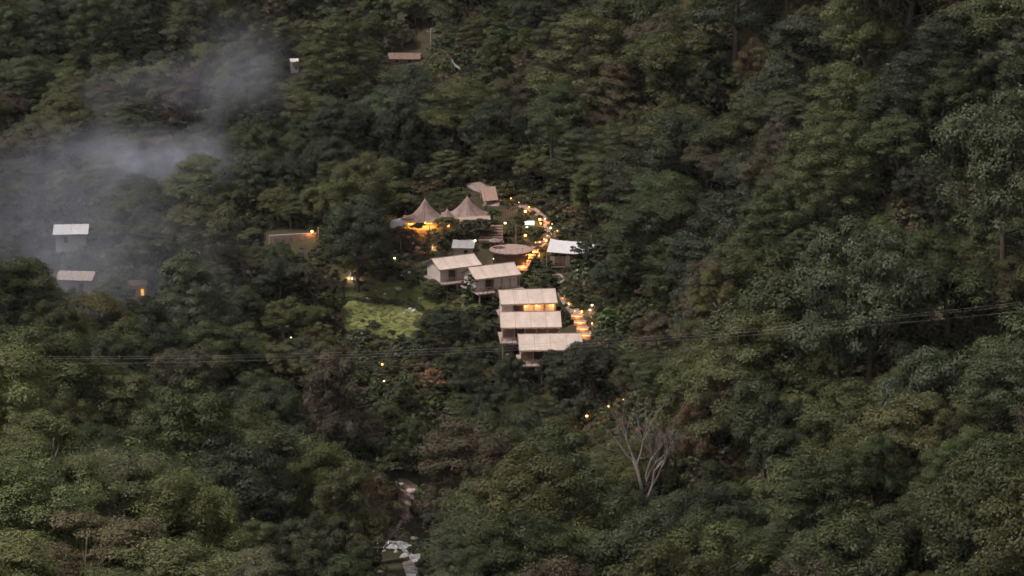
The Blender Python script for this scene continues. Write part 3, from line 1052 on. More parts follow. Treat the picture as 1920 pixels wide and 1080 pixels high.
def lantern(px, py, label, h=.55, watt=26, white=False, scale=1.0, at=None):
    """garden lantern: post, cap and glowing globe; (px, py) is where the globe shows"""
    if at is None:
        g = G(px, py)
        for _ in range(3):                       # step so that the globe, not the foot, sits on the sight line
            x_, y_, d_ = proj(g.x, g.y, g.z + h)
            g = G(px, py + (py - y_) * 1.0) if abs(y_ - py) > .5 and _ == 0 else g
    else:
        g = Vector(at)
    o = empty("garden_lantern", g)
    key = round(h, 2)
    if key not in _pm:
        p = MB().tube([(0, 0, -.3), (0, 0, h - .14)], .035, 6).mesh("post"); p.materials.append(M['darkwood'])
        c = MB().lathe([(.16, h + .15), (.2, h + .17), (.03, h + .27)], 10).mesh("cap"); c.materials.append(M['darkwood'])
        _pm[key] = (p, c)
    link("post", _pm[key][0], o); link("cap", _pm[key][1], o)
    gl = link("globe", _gw if white else _g, o, (0, 0, h)); gl.scale = (scale,) * 3
    if watt:
        lamp_light(o, (0, -.32, h + .05), watt * 1.8, (1, .82, .6) if white else (1, .38, .09))
    tag(o, label, "lantern", "lit garden lanterns")
    return o


LANT = [(985, 396, "bright garden lantern above the glowing screen", .7, 60, False, 1.5), (1012, 411, "warm garden lantern just beyond the glowing screen", .6, 60, False, 1.3),
        (1014, 419, "small warm lantern below another beside the glowing screen", .4, 26, False, 1.0), (985, 441, "round warm lantern below the glowing screen", .5, 34, False, 1.4),
        (988, 426, "white lantern standing directly under the glowing screen", .4, 10, True, 1.1), (947, 418, "white lantern between marquee and lit shrub", .6, 10, True, 1.2),
        (1033, 427, "white lantern on the bend above the white canopy", .6, 22, True, 1.1), (1041, 435, "warm lantern behind the white canopy's raised corner", .4, 40, False, 1.1),
        (1024, 451, "warm lantern at the near corner of the white canopy", .5, 34, False, 1.2), (1081, 507, "warm lantern on the bank below the white canopy", .5, 34, True, 1.2),
        (1008, 466, "warm lantern at the head of the glowing stairs", .6, 70, False, 1.4), (1001, 472, "warm lantern among shrubs beside the glowing stairs", .5, 50, False, 1.2),
        (926, 485, "white lantern under the round deck", .5, 8, True, .9), (740, 484, "white lantern at the start of the slope path", .5, 16, True, 1.1),
        (670, 517, "warm white lantern at the foot of the lit tree", .5, 30, True, 1.2), (660, 522, "small white lantern in front of the lit tree trunk", .4, 20, True, .9),
        (662, 441, "white lantern showing through the dark domed tree", 4.6, 6, True, 1.0), (891, 451, "white lantern beside the grey shelter roof", .6, 8, True, 1.1),
        (942, 453, "white lantern at the back of the round deck", .5, 8, True, .9), (1110, 572, "white lantern at the top of the garden path steps", .6, 18, True, 1.1),
        (1106, 581, "small white lantern below the topmost on the path steps", .5, 16, True, .9), (1101, 622, "white lantern halfway down the garden path steps", .5, 18, True, 1.1),
        (1130, 639, "warm lantern at the bottom end of the garden path", .5, 40, False, 1.3), (1091, 584, "warm lantern at the first garden path step", .4, 30, False, 1.0),
        (1057, 553, "warm lantern on the path beside the third cream tent", .5, 30, False, .9), (1037, 497, "warm lantern in the shrubs below the white canopy", .5, 20, False, .8),
        (720, 715, "white lantern alone in the dark wood below the lawn", 1.2, 12, True, .9), (683, 691, "faint warm lantern in the wood below the lawn", 1.2, 6, True, .9),
        (717, 683, "warm lantern on the wood's edge below the lawn", 1.2, 16, False, 1.1), (459, 637, "yellow lantern alone in the wood beyond the smoke", 1.5, 16, False, 1.1),
        (546, 633, "tiny white lantern in the wood beside the lawn", 1.2, 4, True, .8), (599, 641, "tiny warm lantern at the wood's edge beside the lawn", 1.2, 4, False, .8),
        (1100, 780, "brightest warm lantern in the wood under the lowest tent", 2.2, 40, False, 1.3), (1141, 762, "warm lantern in the wood beside the brightest low one", 2.2, 20, False, .8),
        (1169, 750, "highest of three warm lanterns in the wood below the tents", 2.2, 18, False, .7), (956, 841, "single small lantern low in the dark wood", 3.0, 10, False, 1.0),
        (222, 549, "white lantern in the haze beside the pale roofed house", 1.5, 16, True, 1.4)]
for a in LANT:
    lantern(a[0], a[1], a[2], a[3], a[4], a[5], a[6])


def festoon(px_pts, label, n, h=1.9, seed=0, watt=9):
    r = random.Random(seed)
    P = [G(*p) + Vector((0, 0, h)) for p in px_pts]
    o = empty("festoon_lights", P[0] - Vector((0, 0, h)))
    b0 = o.location
    tag(o, label, "string lights", "strings of amber bulbs")
    line = []
    for a, b in zip(P, P[1:]):
        MB().tube([a - b0 - Vector((0, 0, h + .3)), a - b0], .03, 5).build("post", M['darkwood'], o)
        for t in np.linspace(0, 1, 8, endpoint=False):
            q_ = a.lerp(b, t) - b0; q_.z -= .35 * math.sin(math.pi * t)
            line.append(q_)
    line.append(P[-1] - b0)
    MB().tube(line, .012, 4).build("cable", M['darkwood'], o)
    gm = [_g, _gw]
    for k in range(n):
        q_ = line[int(k * (len(line) - 1) / max(1, n - 1))] + Vector((0, 0, -.14 - r.random() * .5))
        bl = link("bulb", gm[k % 5 == 4], o, q_); bl.scale = (r.uniform(.28, .75),) * 3
        if k % 2 == 0:
            lamp_light(o, q_ + Vector((0, -.25, -.1)), watt * r.uniform(.5, 2.2))


festoon([(958, 386), (978, 392), (1000, 400), (1018, 414), (1034, 432), (1045, 444)], "string of amber bulbs curving above the glowing screen", 7, 1.6, 1, 20)
festoon([(998, 472), (1006, 462), (1018, 457), (1026, 452)], "short string of amber bulbs between round deck and white canopy", 5, 1.4, 2, 26)
festoon([(985, 502), (1010, 514), (1040, 522), (1050, 545), (1062, 566), (1078, 586)], "string of amber bulbs along the path above the garden steps", 8, .7, 3, 14)
festoon([(1108, 585), (1110, 605), (1112, 625), (1128, 641)], "string of amber bulbs down the outer side of the garden steps", 6, .6, 4, 16)


# ------------------------------------------------------------------ cream tents
def cabin_tent(eave_px, eave_py, Y, L, yaw, drop, label, lit=False, wallh=2.3, run=3.0, npan=4, deck_front=2.6, seed=0, porch=.55, wallm='wall_canvas'):
    r = random.Random(seed)
    rz = math.radians(yaw)
    Rm = Matrix.Rotation(rz, 3, 'Z')
    pe = PY(eave_px, eave_py, Y)
    o_ = pe - Rm @ Vector((0, -run, wallh))
    t = empty("safari_tent", o_, rz)
    tag(t, label, "tent", "cream roofed safari tents stepping down the slope")
    ez, rzg = wallh, wallh + drop
    sag = .10
    # roof panels: each a gently sagging plate with its own seam edges
    for side in (-1, 1):
        for k in range(npan):
            x0 = -L / 2 + L * k / npan; x1 = x0 + L / npan - .015
            b = MB(); n = 6; m = 4
            for j in range(n + 1):
                f = j / n
                for i in range(m + 1):
                    gq = i / m
                    z = rzg + (ez - rzg) * f - sag * math.sin(math.pi * f) - .015 * math.sin(math.pi * gq) * (.4 + .6 * f) + .008 * r.random()
                    b.v.append((x0 + (x1 - x0) * gq, side * run * f, z))
            for j in range(n):
                for i in range(m):
                    a = j * (m + 1) + i
                    fc = (a, a + 1, a + m + 2, a + m + 1)
                    b.f.append(fc if side > 0 else fc[::-1])
            nb = len(b.v)
            p = b.build("roof_panel", M['canvas'], t)
            md = p.modifiers.new("thick", 'SOLIDIFY'); md.thickness = .03; md.offset = -1
        v = MB()
        nn = 26
        for k in range(nn):
            x0 = -L / 2 + L * k / nn; x1 = -L / 2 + L * (k + 1) / nn
            dz = .26 + .05 * math.sin(k * 1.9)
            v.quad((x0, side * (run + .02), ez - .02), (x1, side * (run + .02), ez - .02), (x1, side * (run + .05), ez - dz), (x0, side * (run + .05), ez - dz))
        va = v.build("valance", M['canvas_trim'], t)
        md = va.modifiers.new("thick", 'SOLIDIFY'); md.thickness = .02
    for k in range(1, npan):
        x0 = -L / 2 + L * k / npan - .008
        for side in (-1, 1):
            MB().tube([(x0, side * run * f, rzg + (ez - rzg) * f - sag * math.sin(math.pi * f) + .01) for f in (0, .25, .5, .75, 1)], .035, 5).build("seam", M['canvas_seam'], t)
    MB().tube([(-L / 2 - .15, 0, rzg + .03), (L / 2 + .15, 0, rzg + .03)], .06, 6).build("ridge_pole", M['post'], t)
    # gable trims
    for sx in (-1, 1):
        for side in (-1, 1):
            MB().tube([(sx * (L / 2 - .02), side * run * f, rzg + (ez - rzg) * f - sag * math.sin(math.pi * f) + .02) for f in (0, .33, .66, 1)], .05, 5).build("gable_trim", M['canvas_trim'], t)
    # walls
    w = L / 2 - .5; d = run - porch
    npw = 5
    for k in range(npw):
        x0 = -w + 2 * w * k / npw + .05; x1 = -w + 2 * w * (k + 1) / npw - .05
        if k == 1:
            dr = MB().box(x0 + .1, x1 - .1, -d - .03, -d + .02, .02, 2.0).build("door", M['darkwood'], t)
            MB().box(x1 - .3, x1 - .22, -d - .07, -d - .032, .95, 1.1).build("handle", M['metal'], dr)
        else:
            MB().box(x0, x1, -d, -d + .05, .02, wallh - .08).build("wall_panel", M[wallm], t)
    for k in range(3):
        x0 = -w + 2 * w * k / 3 + .05; x1 = -w + 2 * w * (k + 1) / 3 - .05
        MB().box(x0, x1, run - .60, run - .55, .02, wallh - .08).build("wall_panel", M['wall_canvas'], t)
    for sx in (-1, 1):
        b = MB()
        x = sx * w; bd = run - .55
        b.v += [(x, -d, .02), (x, bd, .02), (x, bd, wallh - .05), (x, 0, wallh + drop - .35), (x, -d, wallh - .05)]
        b.f.append((0, 1, 2, 3, 4) if sx > 0 else (4, 3, 2, 1, 0))
        g = b.build("gable_wall", M['wall_canvas'], t)
        md = g.modifiers.new("thick", 'SOLIDIFY'); md.thickness = .05
    # posts under the eaves
    for k in range(npw + 1):
        x = -L / 2 + .35 + (L - .7) * k / npw
        MB().box(x - .06, x + .06, -run + .12, -run + .24, -.05, ez - .04).build("post", M['post'], t)
    # deck on stilts
    MB().box(-L / 2 - .1, L / 2 + .1, -run - deck_front + 1.2, run, -.22, -.02).build("deck", M['deckwood'], t)
    for k in range(4):
        x = -L / 2 + .3 + (L - .6) * k / 3
        for y in (-run - deck_front + 1.5, run - .4):
            wp = o_ + Rm @ Vector((x, y, 0))
            zb = gz(wp.x, wp.y) - o_.z - .4
            if zb < -.3:
                MB().box(x - .09, x + .09, y - .09, y + .09, zb, -.22).build("stilt", M['post'], t)
    # railing at the deck's front
    yf = -run - deck_front + 1.3
    for k in range(7):
        x = -L / 2 + .05 + (L * .55) * k / 6
        MB().box(x - .04, x + .04, yf - .04, yf + .04, -.02, .95).build("railing_post", M['post'], t)
    for z in (.35, .65, .97):
        MB().box(-L / 2, -L / 2 + L * .57, yf - .03, yf + .03, z - .03, z + .03).build("rail", M['post'], t)
    if lit:
        for fx in (-.06, .14, .42):
            s = empty("wall_lantern", (0, 0, 0)); s.parent = t
            MB().lathe([(.03, -.16), (.11, -.12), (.13, .05), (.1, .14), (.03, .18)], 10).build("globe", M['lamp'], t, True, (L * fx, -d - .2, 1.72))
            bpy.data.objects.remove(s)
            lamp_light(t, (L * fx, -d - .45, 1.75), 46)
    return t


cabin_tent(864, 501, 612.4, 8.4, 29, 1.36, "cream roofed tent, highest up the slope, its gable end showing", seed=1)
cabin_tent(934.5, 519, 607.4, 8.8, 26, 1.5, "cream roofed tent behind the slim young tree, second from the top", seed=2)
cabin_tent(992, 569, 597.2, 9.75, 7, 1.75, "cream roofed tent with glowing wall lanterns under its eave", lit=True, seed=3)
cabin_tent(996, 613.5, 588.6, 10.25, 3.5, 1.92, "cream roofed tent directly below the one with glowing lanterns", seed=4, porch=1.6, wallm='wood')  # front wall in wood brown: the porch recess's shade put into its colour
cabin_tent(1033.5, 656, 580.2, 10.6, 4, 2.0, "cream roofed tent lowest on the slope, half behind a dark tree", seed=5, porch=1.8, wallm='wood')  # again a darker wall colour standing in for shade under the roof


# ------------------------------------------------------------------ marquee with two peaks
def marquee():
    Y = 634
    p0 = PY(792, 434, Y)
    k = mpp(Y)
    o = empty("marquee", (p0.x, Y, gz(p0.x, Y)), math.radians(3))
    o.location.z = p0.z
    tag(o, "wide pinkish canvas marquee with pointed peaks and glowing interior", "marquee")
    def cone(cx, cy, zpk, rx, ry, ze, mat, name, nseg=12, seed=1):
        # each gore between two seams is a panel of its own
        r = random.Random(seed)
        edge = [1 + .10 * math.sin(i * 2.4 + seed) for i in range(nseg + 1)]
        edge[-1] = edge[0]
        for s in range(nseg):
            b = MB(); n = 8; m = 4
            for j in range(n + 1):
                f = .02 + .98 * j / n
                for i in range(m + 1):
                    u = i / m
                    a = 2 * math.pi * (s + u * .985) / nseg
                    e = edge[s] * (1 - u) + edge[s + 1] * u
                    e *= 1 - .07 * math.sin(math.pi * u) * f
                    z = ze + (zpk - ze) * ((1 - f) ** 2.1) - .10 * math.sin(math.pi * u) * f
                    b.v.append((cx + rx * f * e * math.cos(a), cy + ry * f * e * math.sin(a), z))
            for j in range(n):
                for i in range(m):
                    q_ = j * (m + 1) + i
                    b.f.append((q_, q_ + m + 1, q_ + m + 2, q_ + 1))
            p = b.build(name, mat, o, True)
            md = p.modifiers.new("thick", 'SOLIDIFY'); md.thickness = .03
        MB().tube([(cx, cy, 0), (cx, cy, zpk + .35)], .07, 6).build("pole", M['post'], o)
    cone(.5, 0, 6.1, 4.3, 3.6, 2.45, M['marquee'], "canopy_panel", seed=1)
    cone(8.1, 1.2, 6.2, 5.0, 3.8, 2.65, M['marquee'], "canopy_panel", seed=5)
    cone(4.4, -.9, 4.3, 3.0, 2.6, 2.35, M['marquee'], "canopy_panel", 10, 9)
    # slanted fly between and the low awning at the end
    MB().slab((3.6, -2.8, 2.25), (6.4, -2.6, 2.4), (6.2, 2.2, 3.2), (3.4, 2.0, 3.0), .03).build("fly_sheet", M['marquee'], o)
    MB().slab((-6.0, -2.4, 1.1), (-2.9, -2.7, 1.9), (-2.9, .8, 2.5), (-5.6, .8, 1.9), .03).build("awning", M['white_canvas'], o)
    MB().slab((4.6, -3.0, 2.32), (12.2, -2.2, 2.5), (12.0, -1.5, 3.1), (4.6, -2.2, 2.9), .03).build("front_fly", M['canvas_trim'], o)
    MB().box(-3.8, 12.2, -3.4, 4.4, -.35, -.05).build("floor_deck", M['wood'], o)
    for x in (-3.4, -1.2, 1.2, 3.6, 5.8, 8.2, 10.4, 12.0):
        MB().tube([(x, -3.2, -1.6), (x, -3.2, 2.35)], .06, 6).build("edge_post", M['post'], o)
    MB().box(-3.3, 4.0, 2.9, 3.05, 0, 2.3).build("back_wall", M['wood'], o)
    MB().box(4.0, 11.9, 3.6, 3.75, 0, 2.3).build("back_wall", M['wood'], o)
    MB().box(-2.6, 2.2, 1.4, 2.0, 0, 1.05).build("bar_counter", M['post'], o)
    for x in (-2.2, -1.0, .3, 1.6):
        MB().lathe([(.03, -.25), (.22, -.12), (.25, 0), (.2, .12), (.03, .2)], 10).build("pendant_lamp", M['lamp'], o, True, (x, .2, 1.95))
        lamp_light(o, (x, -.5, 1.7), 600)
    for x in (-1.6, .9):
        MB().box(x - .9, x + .9, 1.02, 1.36, 1.08, 1.22).build("light_bar", M['strip'], o)
    for x in (3.0, 4.6, 6.2):
        MB().lathe([(.03, -.2), (.15, -.1), (.17, 0), (.03, .16)], 10).build("pendant_lamp", M['lamp'], o, True, (x, -2.2, 1.5))
        lamp_light(o, (x, -2.5, 1.4), 40)
    # railing
    for k_ in range(15):
        x = -3.7 + 15.8 * k_ / 14
        MB().box(x - .035, x + .035, -3.36, -3.29, -.05, .85).build("railing_post", M['darkwood'], o)
    MB().box(-3.8, 12.2, -3.37, -3.28, .85, .92).build("rail", M['darkwood'], o)
    for x in (-3.3, .2, 3.8, 7.5, 11.5):
        wx = o.location.x + x; wy = Y - 3
        MB().box(x - .12, x + .12, -3.1, -2.86, min(-.5, gz(wx, wy) - p0.z - .4), -.35).build("stilt", M['darkwood'], o)


marquee()


def slant_roof():
    p = PY(918, 388, 646)
    o = empty("thatched_shelter", (p.x, p.y, p.z), math.radians(24))
    tag(o, "slanting reddish thatched shelter rising behind the marquee's peaks", "shelter")
    n = 5
    for k in range(n):
        x0 = -1.5 + 3.0 * k / n; x1 = x0 + 3.0 / n - .04
        MB().slab((x0 - .5, -1.7, 1.5), (x1 - .5, -1.7, 1.5), (x1 + .4, 1.7, 3.2), (x0 + .4, 1.7, 3.2), .12).build("thatch_panel", M['thatch'], o)
    for x, y, z in ((-1.8, -1.6, 1.5), (.9, -1.6, 1.5), (-1.0, 1.6, 3.1), (1.7, 1.6, 3.1)):
        wp = Matrix.Rotation(math.radians(24), 3, 'Z') @ Vector((x, y, 0)) + p
        MB().tube([(x, y, gz(wp.x, wp.y) - p.z - .4), (x, y, z)], .07, 6).build("post", M['post'], o)
    MB().tube([(-1.3, 1.72, 3.3), (2.1, 1.72, 3.3)], .06, 6).build("ridge_pole", M['post'], o)


slant_roof()


# ------------------------------------------------------------------ white stretch canopy
def white_canopy():
    Y = 622
    a = PY(1032, 449, Y + 4.0); b = PY(1126, 455, Y + 3.5); c = PY(1104, 478, Y - 3.2); d = PY(1025, 472, Y - 3.0)
    base = (a + b + c + d) / 4
    zf = c.z - 2.2
    o = empty("stretch_canopy", (base.x, base.y, zf))
    tag(o, "white stretch canopy with one raised corner, half behind branches", "canopy")
    L = [p - Vector((base.x, base.y, zf)) for p in (a, b, c, d)]
    npan = 4
    for s in range(npan):
        m = MB(); n = 8; k = 4
        for j in range(n + 1):
            f = j / n
            for i in range(k + 1):
                u = (s + (i / k) * .997) / npan
                top = L[0].lerp(L[1], u); bot = L[3].lerp(L[2], u)
                p = top.lerp(bot, f)
                p.z += -.12 * math.sin(math.pi * f) * math.sin(math.pi * u) - .06 * math.sin(math.pi * u)
                p.z += .22 * max(0, 1 - u * 7) * max(0, 1 - f * 5)
                p.y += .25 * math.sin(math.pi * u) * (f - .5)
                m.v.append(tuple(p))
        for j in range(n):
            for i in range(k):
                q_ = j * (k + 1) + i
                m.f.append((q_, q_ + k + 1, q_ + k + 2, q_ + 1))
        p = m.build("canopy_panel", M['white_canvas'], o)
        md = p.modifiers.new("thick", 'SOLIDIFY'); md.thickness = .03
    for p in L + [L[3].lerp(L[2], .5), L[0].lerp(L[1], .5)]:
        g = gz(base.x + p.x, base.y + p.y) - zf
        MB().tube([(p.x, p.y, min(g - .4, 0)), (p.x, p.y, p.z - .02)], .06, 6).build("pole", M['post'], o)
    x0, x1 = L[3].x + .6, L[2].x - .6
    for k in range(7):
        xa = x0 + (x1 - x0) * k / 7 + .04; xb = x0 + (x1 - x0) * (k + 1) / 7 - .04
        MB().box(xa, xb, L[3].y + .9, L[3].y + .96, 0, 1.7).build("wall_panel", M['post'] if k % 3 else M['wall_canvas'], o)
    MB().box(x0 - .4, x1 + .4, L[3].y + .1, L[0].y - .3, -.2, 0).build("floor_deck", M['wood'], o)
    for x in (x0 + .5, x1 - .5):
        for y in (L[3].y + .4, L[0].y - .8):
            MB().box(x - .1, x + .1, y - .1, y + .1, gz(base.x + x, base.y + y) - zf - .4, -.2).build("stilt", M['darkwood'], o)


white_canopy()


# ------------------------------------------------------------------ round deck with parasol, wide steps, glowing stairs
def round_deck():
    p = PY(958, 467, 622)
    o = empty("round_deck", p)
    tag(o, "round weathered timber deck with railing above the second tent", "deck")
    R = 3.8
    nb = 16
    for k in range(nb):
        y0 = -R + 2 * R * k / nb; y1 = y0 + 2 * R / nb - .03
        ym = (y0 + y1) / 2; w = math.sqrt(max(R * R - ym * ym, .3))
        MB().box(-w, w, y0, y1, -.10, 0).build("plank", M['deckwood'], o)
    MB().lathe([(R - .05, -.36), (R, -.33), (R, -.11), (R - .05, -.105)], 40).build("rim", M['darkwood'], o)
    for k in range(11):
        a = math.pi + math.pi * (k + .5) / 11
        x, y = (R - .1) * math.cos(a), (R - .1) * math.sin(a)
        MB().box(x - .025, x + .025, y - .03, y + .03, 0, .85).build("railing_post", M['post'], o)
    for z in (.87,):
        MB().tube([((R - .1) * math.cos(a), (R - .1) * math.sin(a), z) for a in np.linspace(math.pi, 2 * math.pi, 25)], .022, 5).build("rail", M['post'], o)
    for k in range(8):
        a = 2 * math.pi * (k + .5) / 8
        x, y = (R - .6) * math.cos(a), (R - .6) * math.sin(a)
        MB().box(x - .1, x + .1, y - .1, y + .1, min(gz(p.x + x, p.y + y) - p.z - .4, -.55), -.45).build("stilt", M['darkwood'], o)
    # ramp
    e = PY(1022, 453, 629) - p
    MB().slab((R - .5, -1.0, -.05), (e.x, e.y - .8, e.z), (e.x, e.y + .8, e.z), (R - .5, 1.0, -.05), .1).build("ramp", M['deckwood'], o)
    # tall retaining wall of stacked sleepers under the deck
    w = empty("retaining_wall", (p.x + .2, p.y - 3.4, p.z))
    tag(w, "dark brown sleeper wall holding the bank under the round deck", "wall")
    for k in range(5):
        MB().box(-2.8, 2.8 - .1 * k, -.12, .12, -.75 - .33 * k, -.46 - .33 * k).build("sleeper", M['darkwood'], w)
    # parasol
    q_ = PY(928, 463, 623)
    s = empty("parasol", (q_.x, q_.y, p.z))
    tag(s, "low pink parasol standing on the round deck", "parasol")
    for k in range(8):
        b = MB()
        a0, a1 = 2 * math.pi * k / 8, 2 * math.pi * (k + .97) / 8
        b.v += [(0, 0, 1.75), (1.15 * math.cos(a0), 1.15 * math.sin(a0), 1.25), (1.15 * math.cos(a1), 1.15 * math.sin(a1), 1.25), (.6 * math.cos(a0), .6 * math.sin(a0), 1.58), (.6 * math.cos(a1), .6 * math.sin(a1), 1.58)]
        b.f += [(0, 3, 4), (3, 1, 2, 4)]
        pn = b.build("panel", M['marquee'], s)
        md = pn.modifiers.new("thick", 'SOLIDIFY'); md.thickness = .02
    MB().tube([(0, 0, 0), (0, 0, 1.85)], .03, 6).build("pole", M['post'], s)
    MB().lathe([(.3, 0), (.3, .06), (.05, .1)], 12).build("base", M['darkwood'], s)


round_deck()


def wide_steps():
    o = empty("timber_steps", PY(924, 450, 625))
    tag(o, "broad flight of pale edged steps between marquee and round deck", "steps")
    p = o.location.copy()
    for k in range(6):
        q_ = PY(922, 450 - 5.2 * k, 625 + 1.05 * k) - p
        MB().box(q_.x - 2.3 + .12 * k, q_.x + 2.0, q_.y, q_.y + 1.05, q_.z - .55, q_.z).build("step", M['wood'], o)
        MB().box(q_.x - 2.3 + .12 * k, q_.x + 2.0, q_.y - .06, q_.y - .002, q_.z - .16, q_.z + .02).build("nosing", M['deckwood'], o)


wide_steps()


def glow_stairs(pts, width, label, yaw=0, watt=30):
    """pts: list of (px, py, Y) from the lowest tread up"""
    p = PY(*pts[0])
    o = empty("lit_stairs", p, math.radians(yaw))
    Ri = Matrix.Rotation(-math.radians(yaw), 3, 'Z')
    tag(o, label, "stairs")
    for k, a in enumerate(pts):
        q_ = Ri @ (PY(*a) - p)
        st = MB().box(q_.x - width / 2, q_.x + width / 2, q_.y, q_.y + 1.3, q_.z - .7, q_.z).build("step", M['deckwood'], o)
        MB().box(q_.x - width / 2 + .1, q_.x + width / 2 - .1, q_.y - .05, q_.y - .004, q_.z - .16, q_.z - .06).build("step_light", M['strip'], st)
        lamp_light(o, (q_.x, q_.y - .35, q_.z - .05), watt, (1, .36, .08), .2)


glow_stairs([(979, 500, 617.5), (983, 493.5, 618.8), (986, 487.5, 620.1), (990, 482, 621.4), (995, 476.5, 622.7)], 2.0, "glowing stairs climbing from the tents to the round deck", -12, 50)
glow_stairs([(1096, 628, 590.0), (1092, 616, 592.0), (1087, 604, 594.0), (1082, 592, 596.2)], 2.1, "garden path steps with warm strip lights beside the lower tents", -6, 26)


# ------------------------------------------------------------------ screen, walls, huts
def screen():
    p = PY(992.5, 420, 636)
    o = empty("outdoor_screen", (p.x, p.y, gz(p.x, p.y)))
    h = p.z - o.location.z
    tag(o, "pale green glowing outdoor screen among the lanterns", "screen")
    MB().box(-.90, .90, -.03, .0, h - .58, h + .58).build("display", M['screen'], o)
    MB().box(-.97, .97, .004, .08, h - .65, h + .65).build("frame", M['darkwood'], o)
    for x in (-.8, .8):
        MB().box(x - .04, x + .04, .09, .17, -.4, h + .5).build("post", M['darkwood'], o)


screen()


def slat_fence():
    p = PY(955, 413, 638)
    o = empty("slat_fence", (p.x, p.y, gz(p.x, p.y)), math.radians(8))
    tag(o, "short fence of upright wooden slats lit warm beside the marquee", "fence")
    for k in range(9):
        x = -1.2 + 2.6 * k / 8
        MB().box(x - .11, x + .11, -.03, .03, -.3, 2.0 + .1 * math.sin(k)).build("slat", M['post'], o)
    for z in (.4, 1.5):
        MB().box(-1.35, 1.55, .034, .09, z, z + .1).build("rail", M['post'], o)


slat_fence()


def stone_wall():
    a = PY(505, 458, 628); b = PY(593, 458, 630)
    o = empty("stone_wall", a, math.atan2(b.y - a.y, b.x - a.x))
    tag(o, "long low wall of pinkish stone blocks in the trees", "wall")
    L = (b - a).length
    r = random.Random(4)
    for row in range(3):
        x = -.3 * (row % 2)
        while x < L - .1:
            w = r.uniform(.7, 1.15)
            x0, x1 = max(x, 0), min(x + w - .03, L)
            if x1 - x0 > .15:
                dy = r.uniform(-.04, .04)
                MB().box(x0, x1, -.25 + dy, .25 + dy, row * .55 - .05, row * .55 + .47).build("stone", M['pinkstone'], o)
            x += w
    MB().box(-.1, L + .1, -.2, .2, -.8, -.056).build("footing", M['stone'], o)
    MB().box(-.05, L + .05, -.18, .2, 1.575, 1.64).build("coping", M['stone'], o)
    q_ = PY(585, 436, 629.5)
    lantern(585, 434, "bright lantern on top of the long pink stone wall", .35, 50, False, 1.5, at=(q_.x, q_.y - .1, a.z + 1.64))
    s = PY(597, 457, 630)
    w = empty("timber_post", (s.x, s.y, gz(s.x, s.y)))
    tag(w, "pale upright timber post at the end of the stone wall", "post")
    MB().box(-.09, .09, -.09, .09, -.4, s.z - gz(s.x, s.y) + 2.9).build("shaft", M['post'], w)
    MB().box(-.14, .14, -.14, .14, s.z - gz(s.x, s.y) + 2.9, s.z - gz(s.x, s.y) + 3.0).build("cap", M['post'], w)


stone_wall()


def box_hut(name, px, py, Y, W, D, H, yaw, label, wall, roofm, pitch=.5, win=(), over=.35, cat="hut", ridge=False):
    """hut with its floor middle front at the pixel"""
    p = PY(px, py, Y) if Y else G(px, py)
    o = empty(name, p, math.radians(yaw))
    tag(o, label, cat)
    MB().box(-W / 2, W / 2, 0, D, -1.6, H).build("wall", wall, o)
    n = max(3, int(W / 1.3))
    for k in range(n):
        x0 = -W / 2 - over + (W + 2 * over) * k / n; x1 = x0 + (W + 2 * over) / n - .03
        if ridge:
            MB().slab((x0, -over, H - .05), (x1, -over, H - .05), (x1, D / 2, H + pitch), (x0, D / 2, H + pitch), .08).build("roof_sheet", roofm, o)
            MB().slab((x0, D / 2 + .01, H + pitch), (x1, D / 2 + .01, H + pitch), (x1, D + over, H - .05), (x0, D + over, H - .05), .08).build("roof_sheet", roofm, o)
        else:
            MB().slab((x0, -over, H + .02), (x1, -over, H + .02), (x1, D + over, H + pitch), (x0, D + over, H + pitch), .08).build("roof_sheet", roofm, o)
    for (x, z, w, h, lit) in win:
        f = MB().box(x - w / 2, x + w / 2, -.03, -.003, z, z + h).build("window", M['window_glow'] if lit else M['glass'], o)
        b = MB()
        for a in ((x - w / 2 - .07, x - w / 2, z - .07, z + h + .07), (x + w / 2, x + w / 2 + .07, z - .07, z + h + .07), (x - w / 2, x + w / 2, z + h, z + h + .07), (x - w / 2, x + w / 2, z - .07, z)):
            b.box(a[0], a[1], -.06, -.004, a[2], a[3])
        b.build("frame", wall, f)
    return o


box_hut("white_hut", 133, 464, 640, 5.4, 4.0, 2.45, 4, "small white hut with flat pale roof and one dark window", M['whitewall'], M['whitewall'], .75, [(-.9, .9, .75, 1.2, False)], .5)
box_hut("pale_house", 140, 545, 604, 5.6, 5.0, 1.9, -6, "house with broken pale roof half sunk in hazy trees", M['stone'], M['stone'], .9, [(1.2, .4, .8, .9, False)], .4, "house", True)
h_ = box_hut("brown_house", 259, 562, 606, 2.9, 3.0, 2.5, 10, "brown house with one yellow lit window in the haze", M['wood'], M['darkwood'], .6, [(.75, .7, .5, 1.2, True), (-.7, 1.0, .6, .9, False)], .25, "house", True)
lamp_light(h_, (.75, -.8, 1.5), 8, (1, .6, .2))
box_hut("far_hut", 553, 137, None, 1.6, 2.2, 2.4, 8, "tiny pale cream hut high on the slope above the smoke", M['white_canvas'], M['white_canvas'], .3, [(.3, .8, .5, .7, False)], .15)
box_hut("far_hut", 630, 116, None, 2.2, 2.4, .9, -8, "tiny grey hut with white roof beside the cream hut", M['stone'], M['white_canvas'], .6, [(0, .2, .5, .5, False)], .2)
box_hut("brick_shed", 757, 120, None, 6.6, 4.0, 1.1, -5, "long low brick red shed roof far up the valley", M['brick'], M['brick'], .9, [(-1.5, .3, .6, .6, False), (1.2, .3, .6, .6, False)], .3, "shed", True)
box_hut("grey_shelter", 868, 478, 624, 3.4, 3.0, 1.2, -4, "low grey sheet roofed shelter beside the round deck", M['stone'], M['metal'], .7, [(.5, .3, .6, .6, False)], .3, "shelter", False)


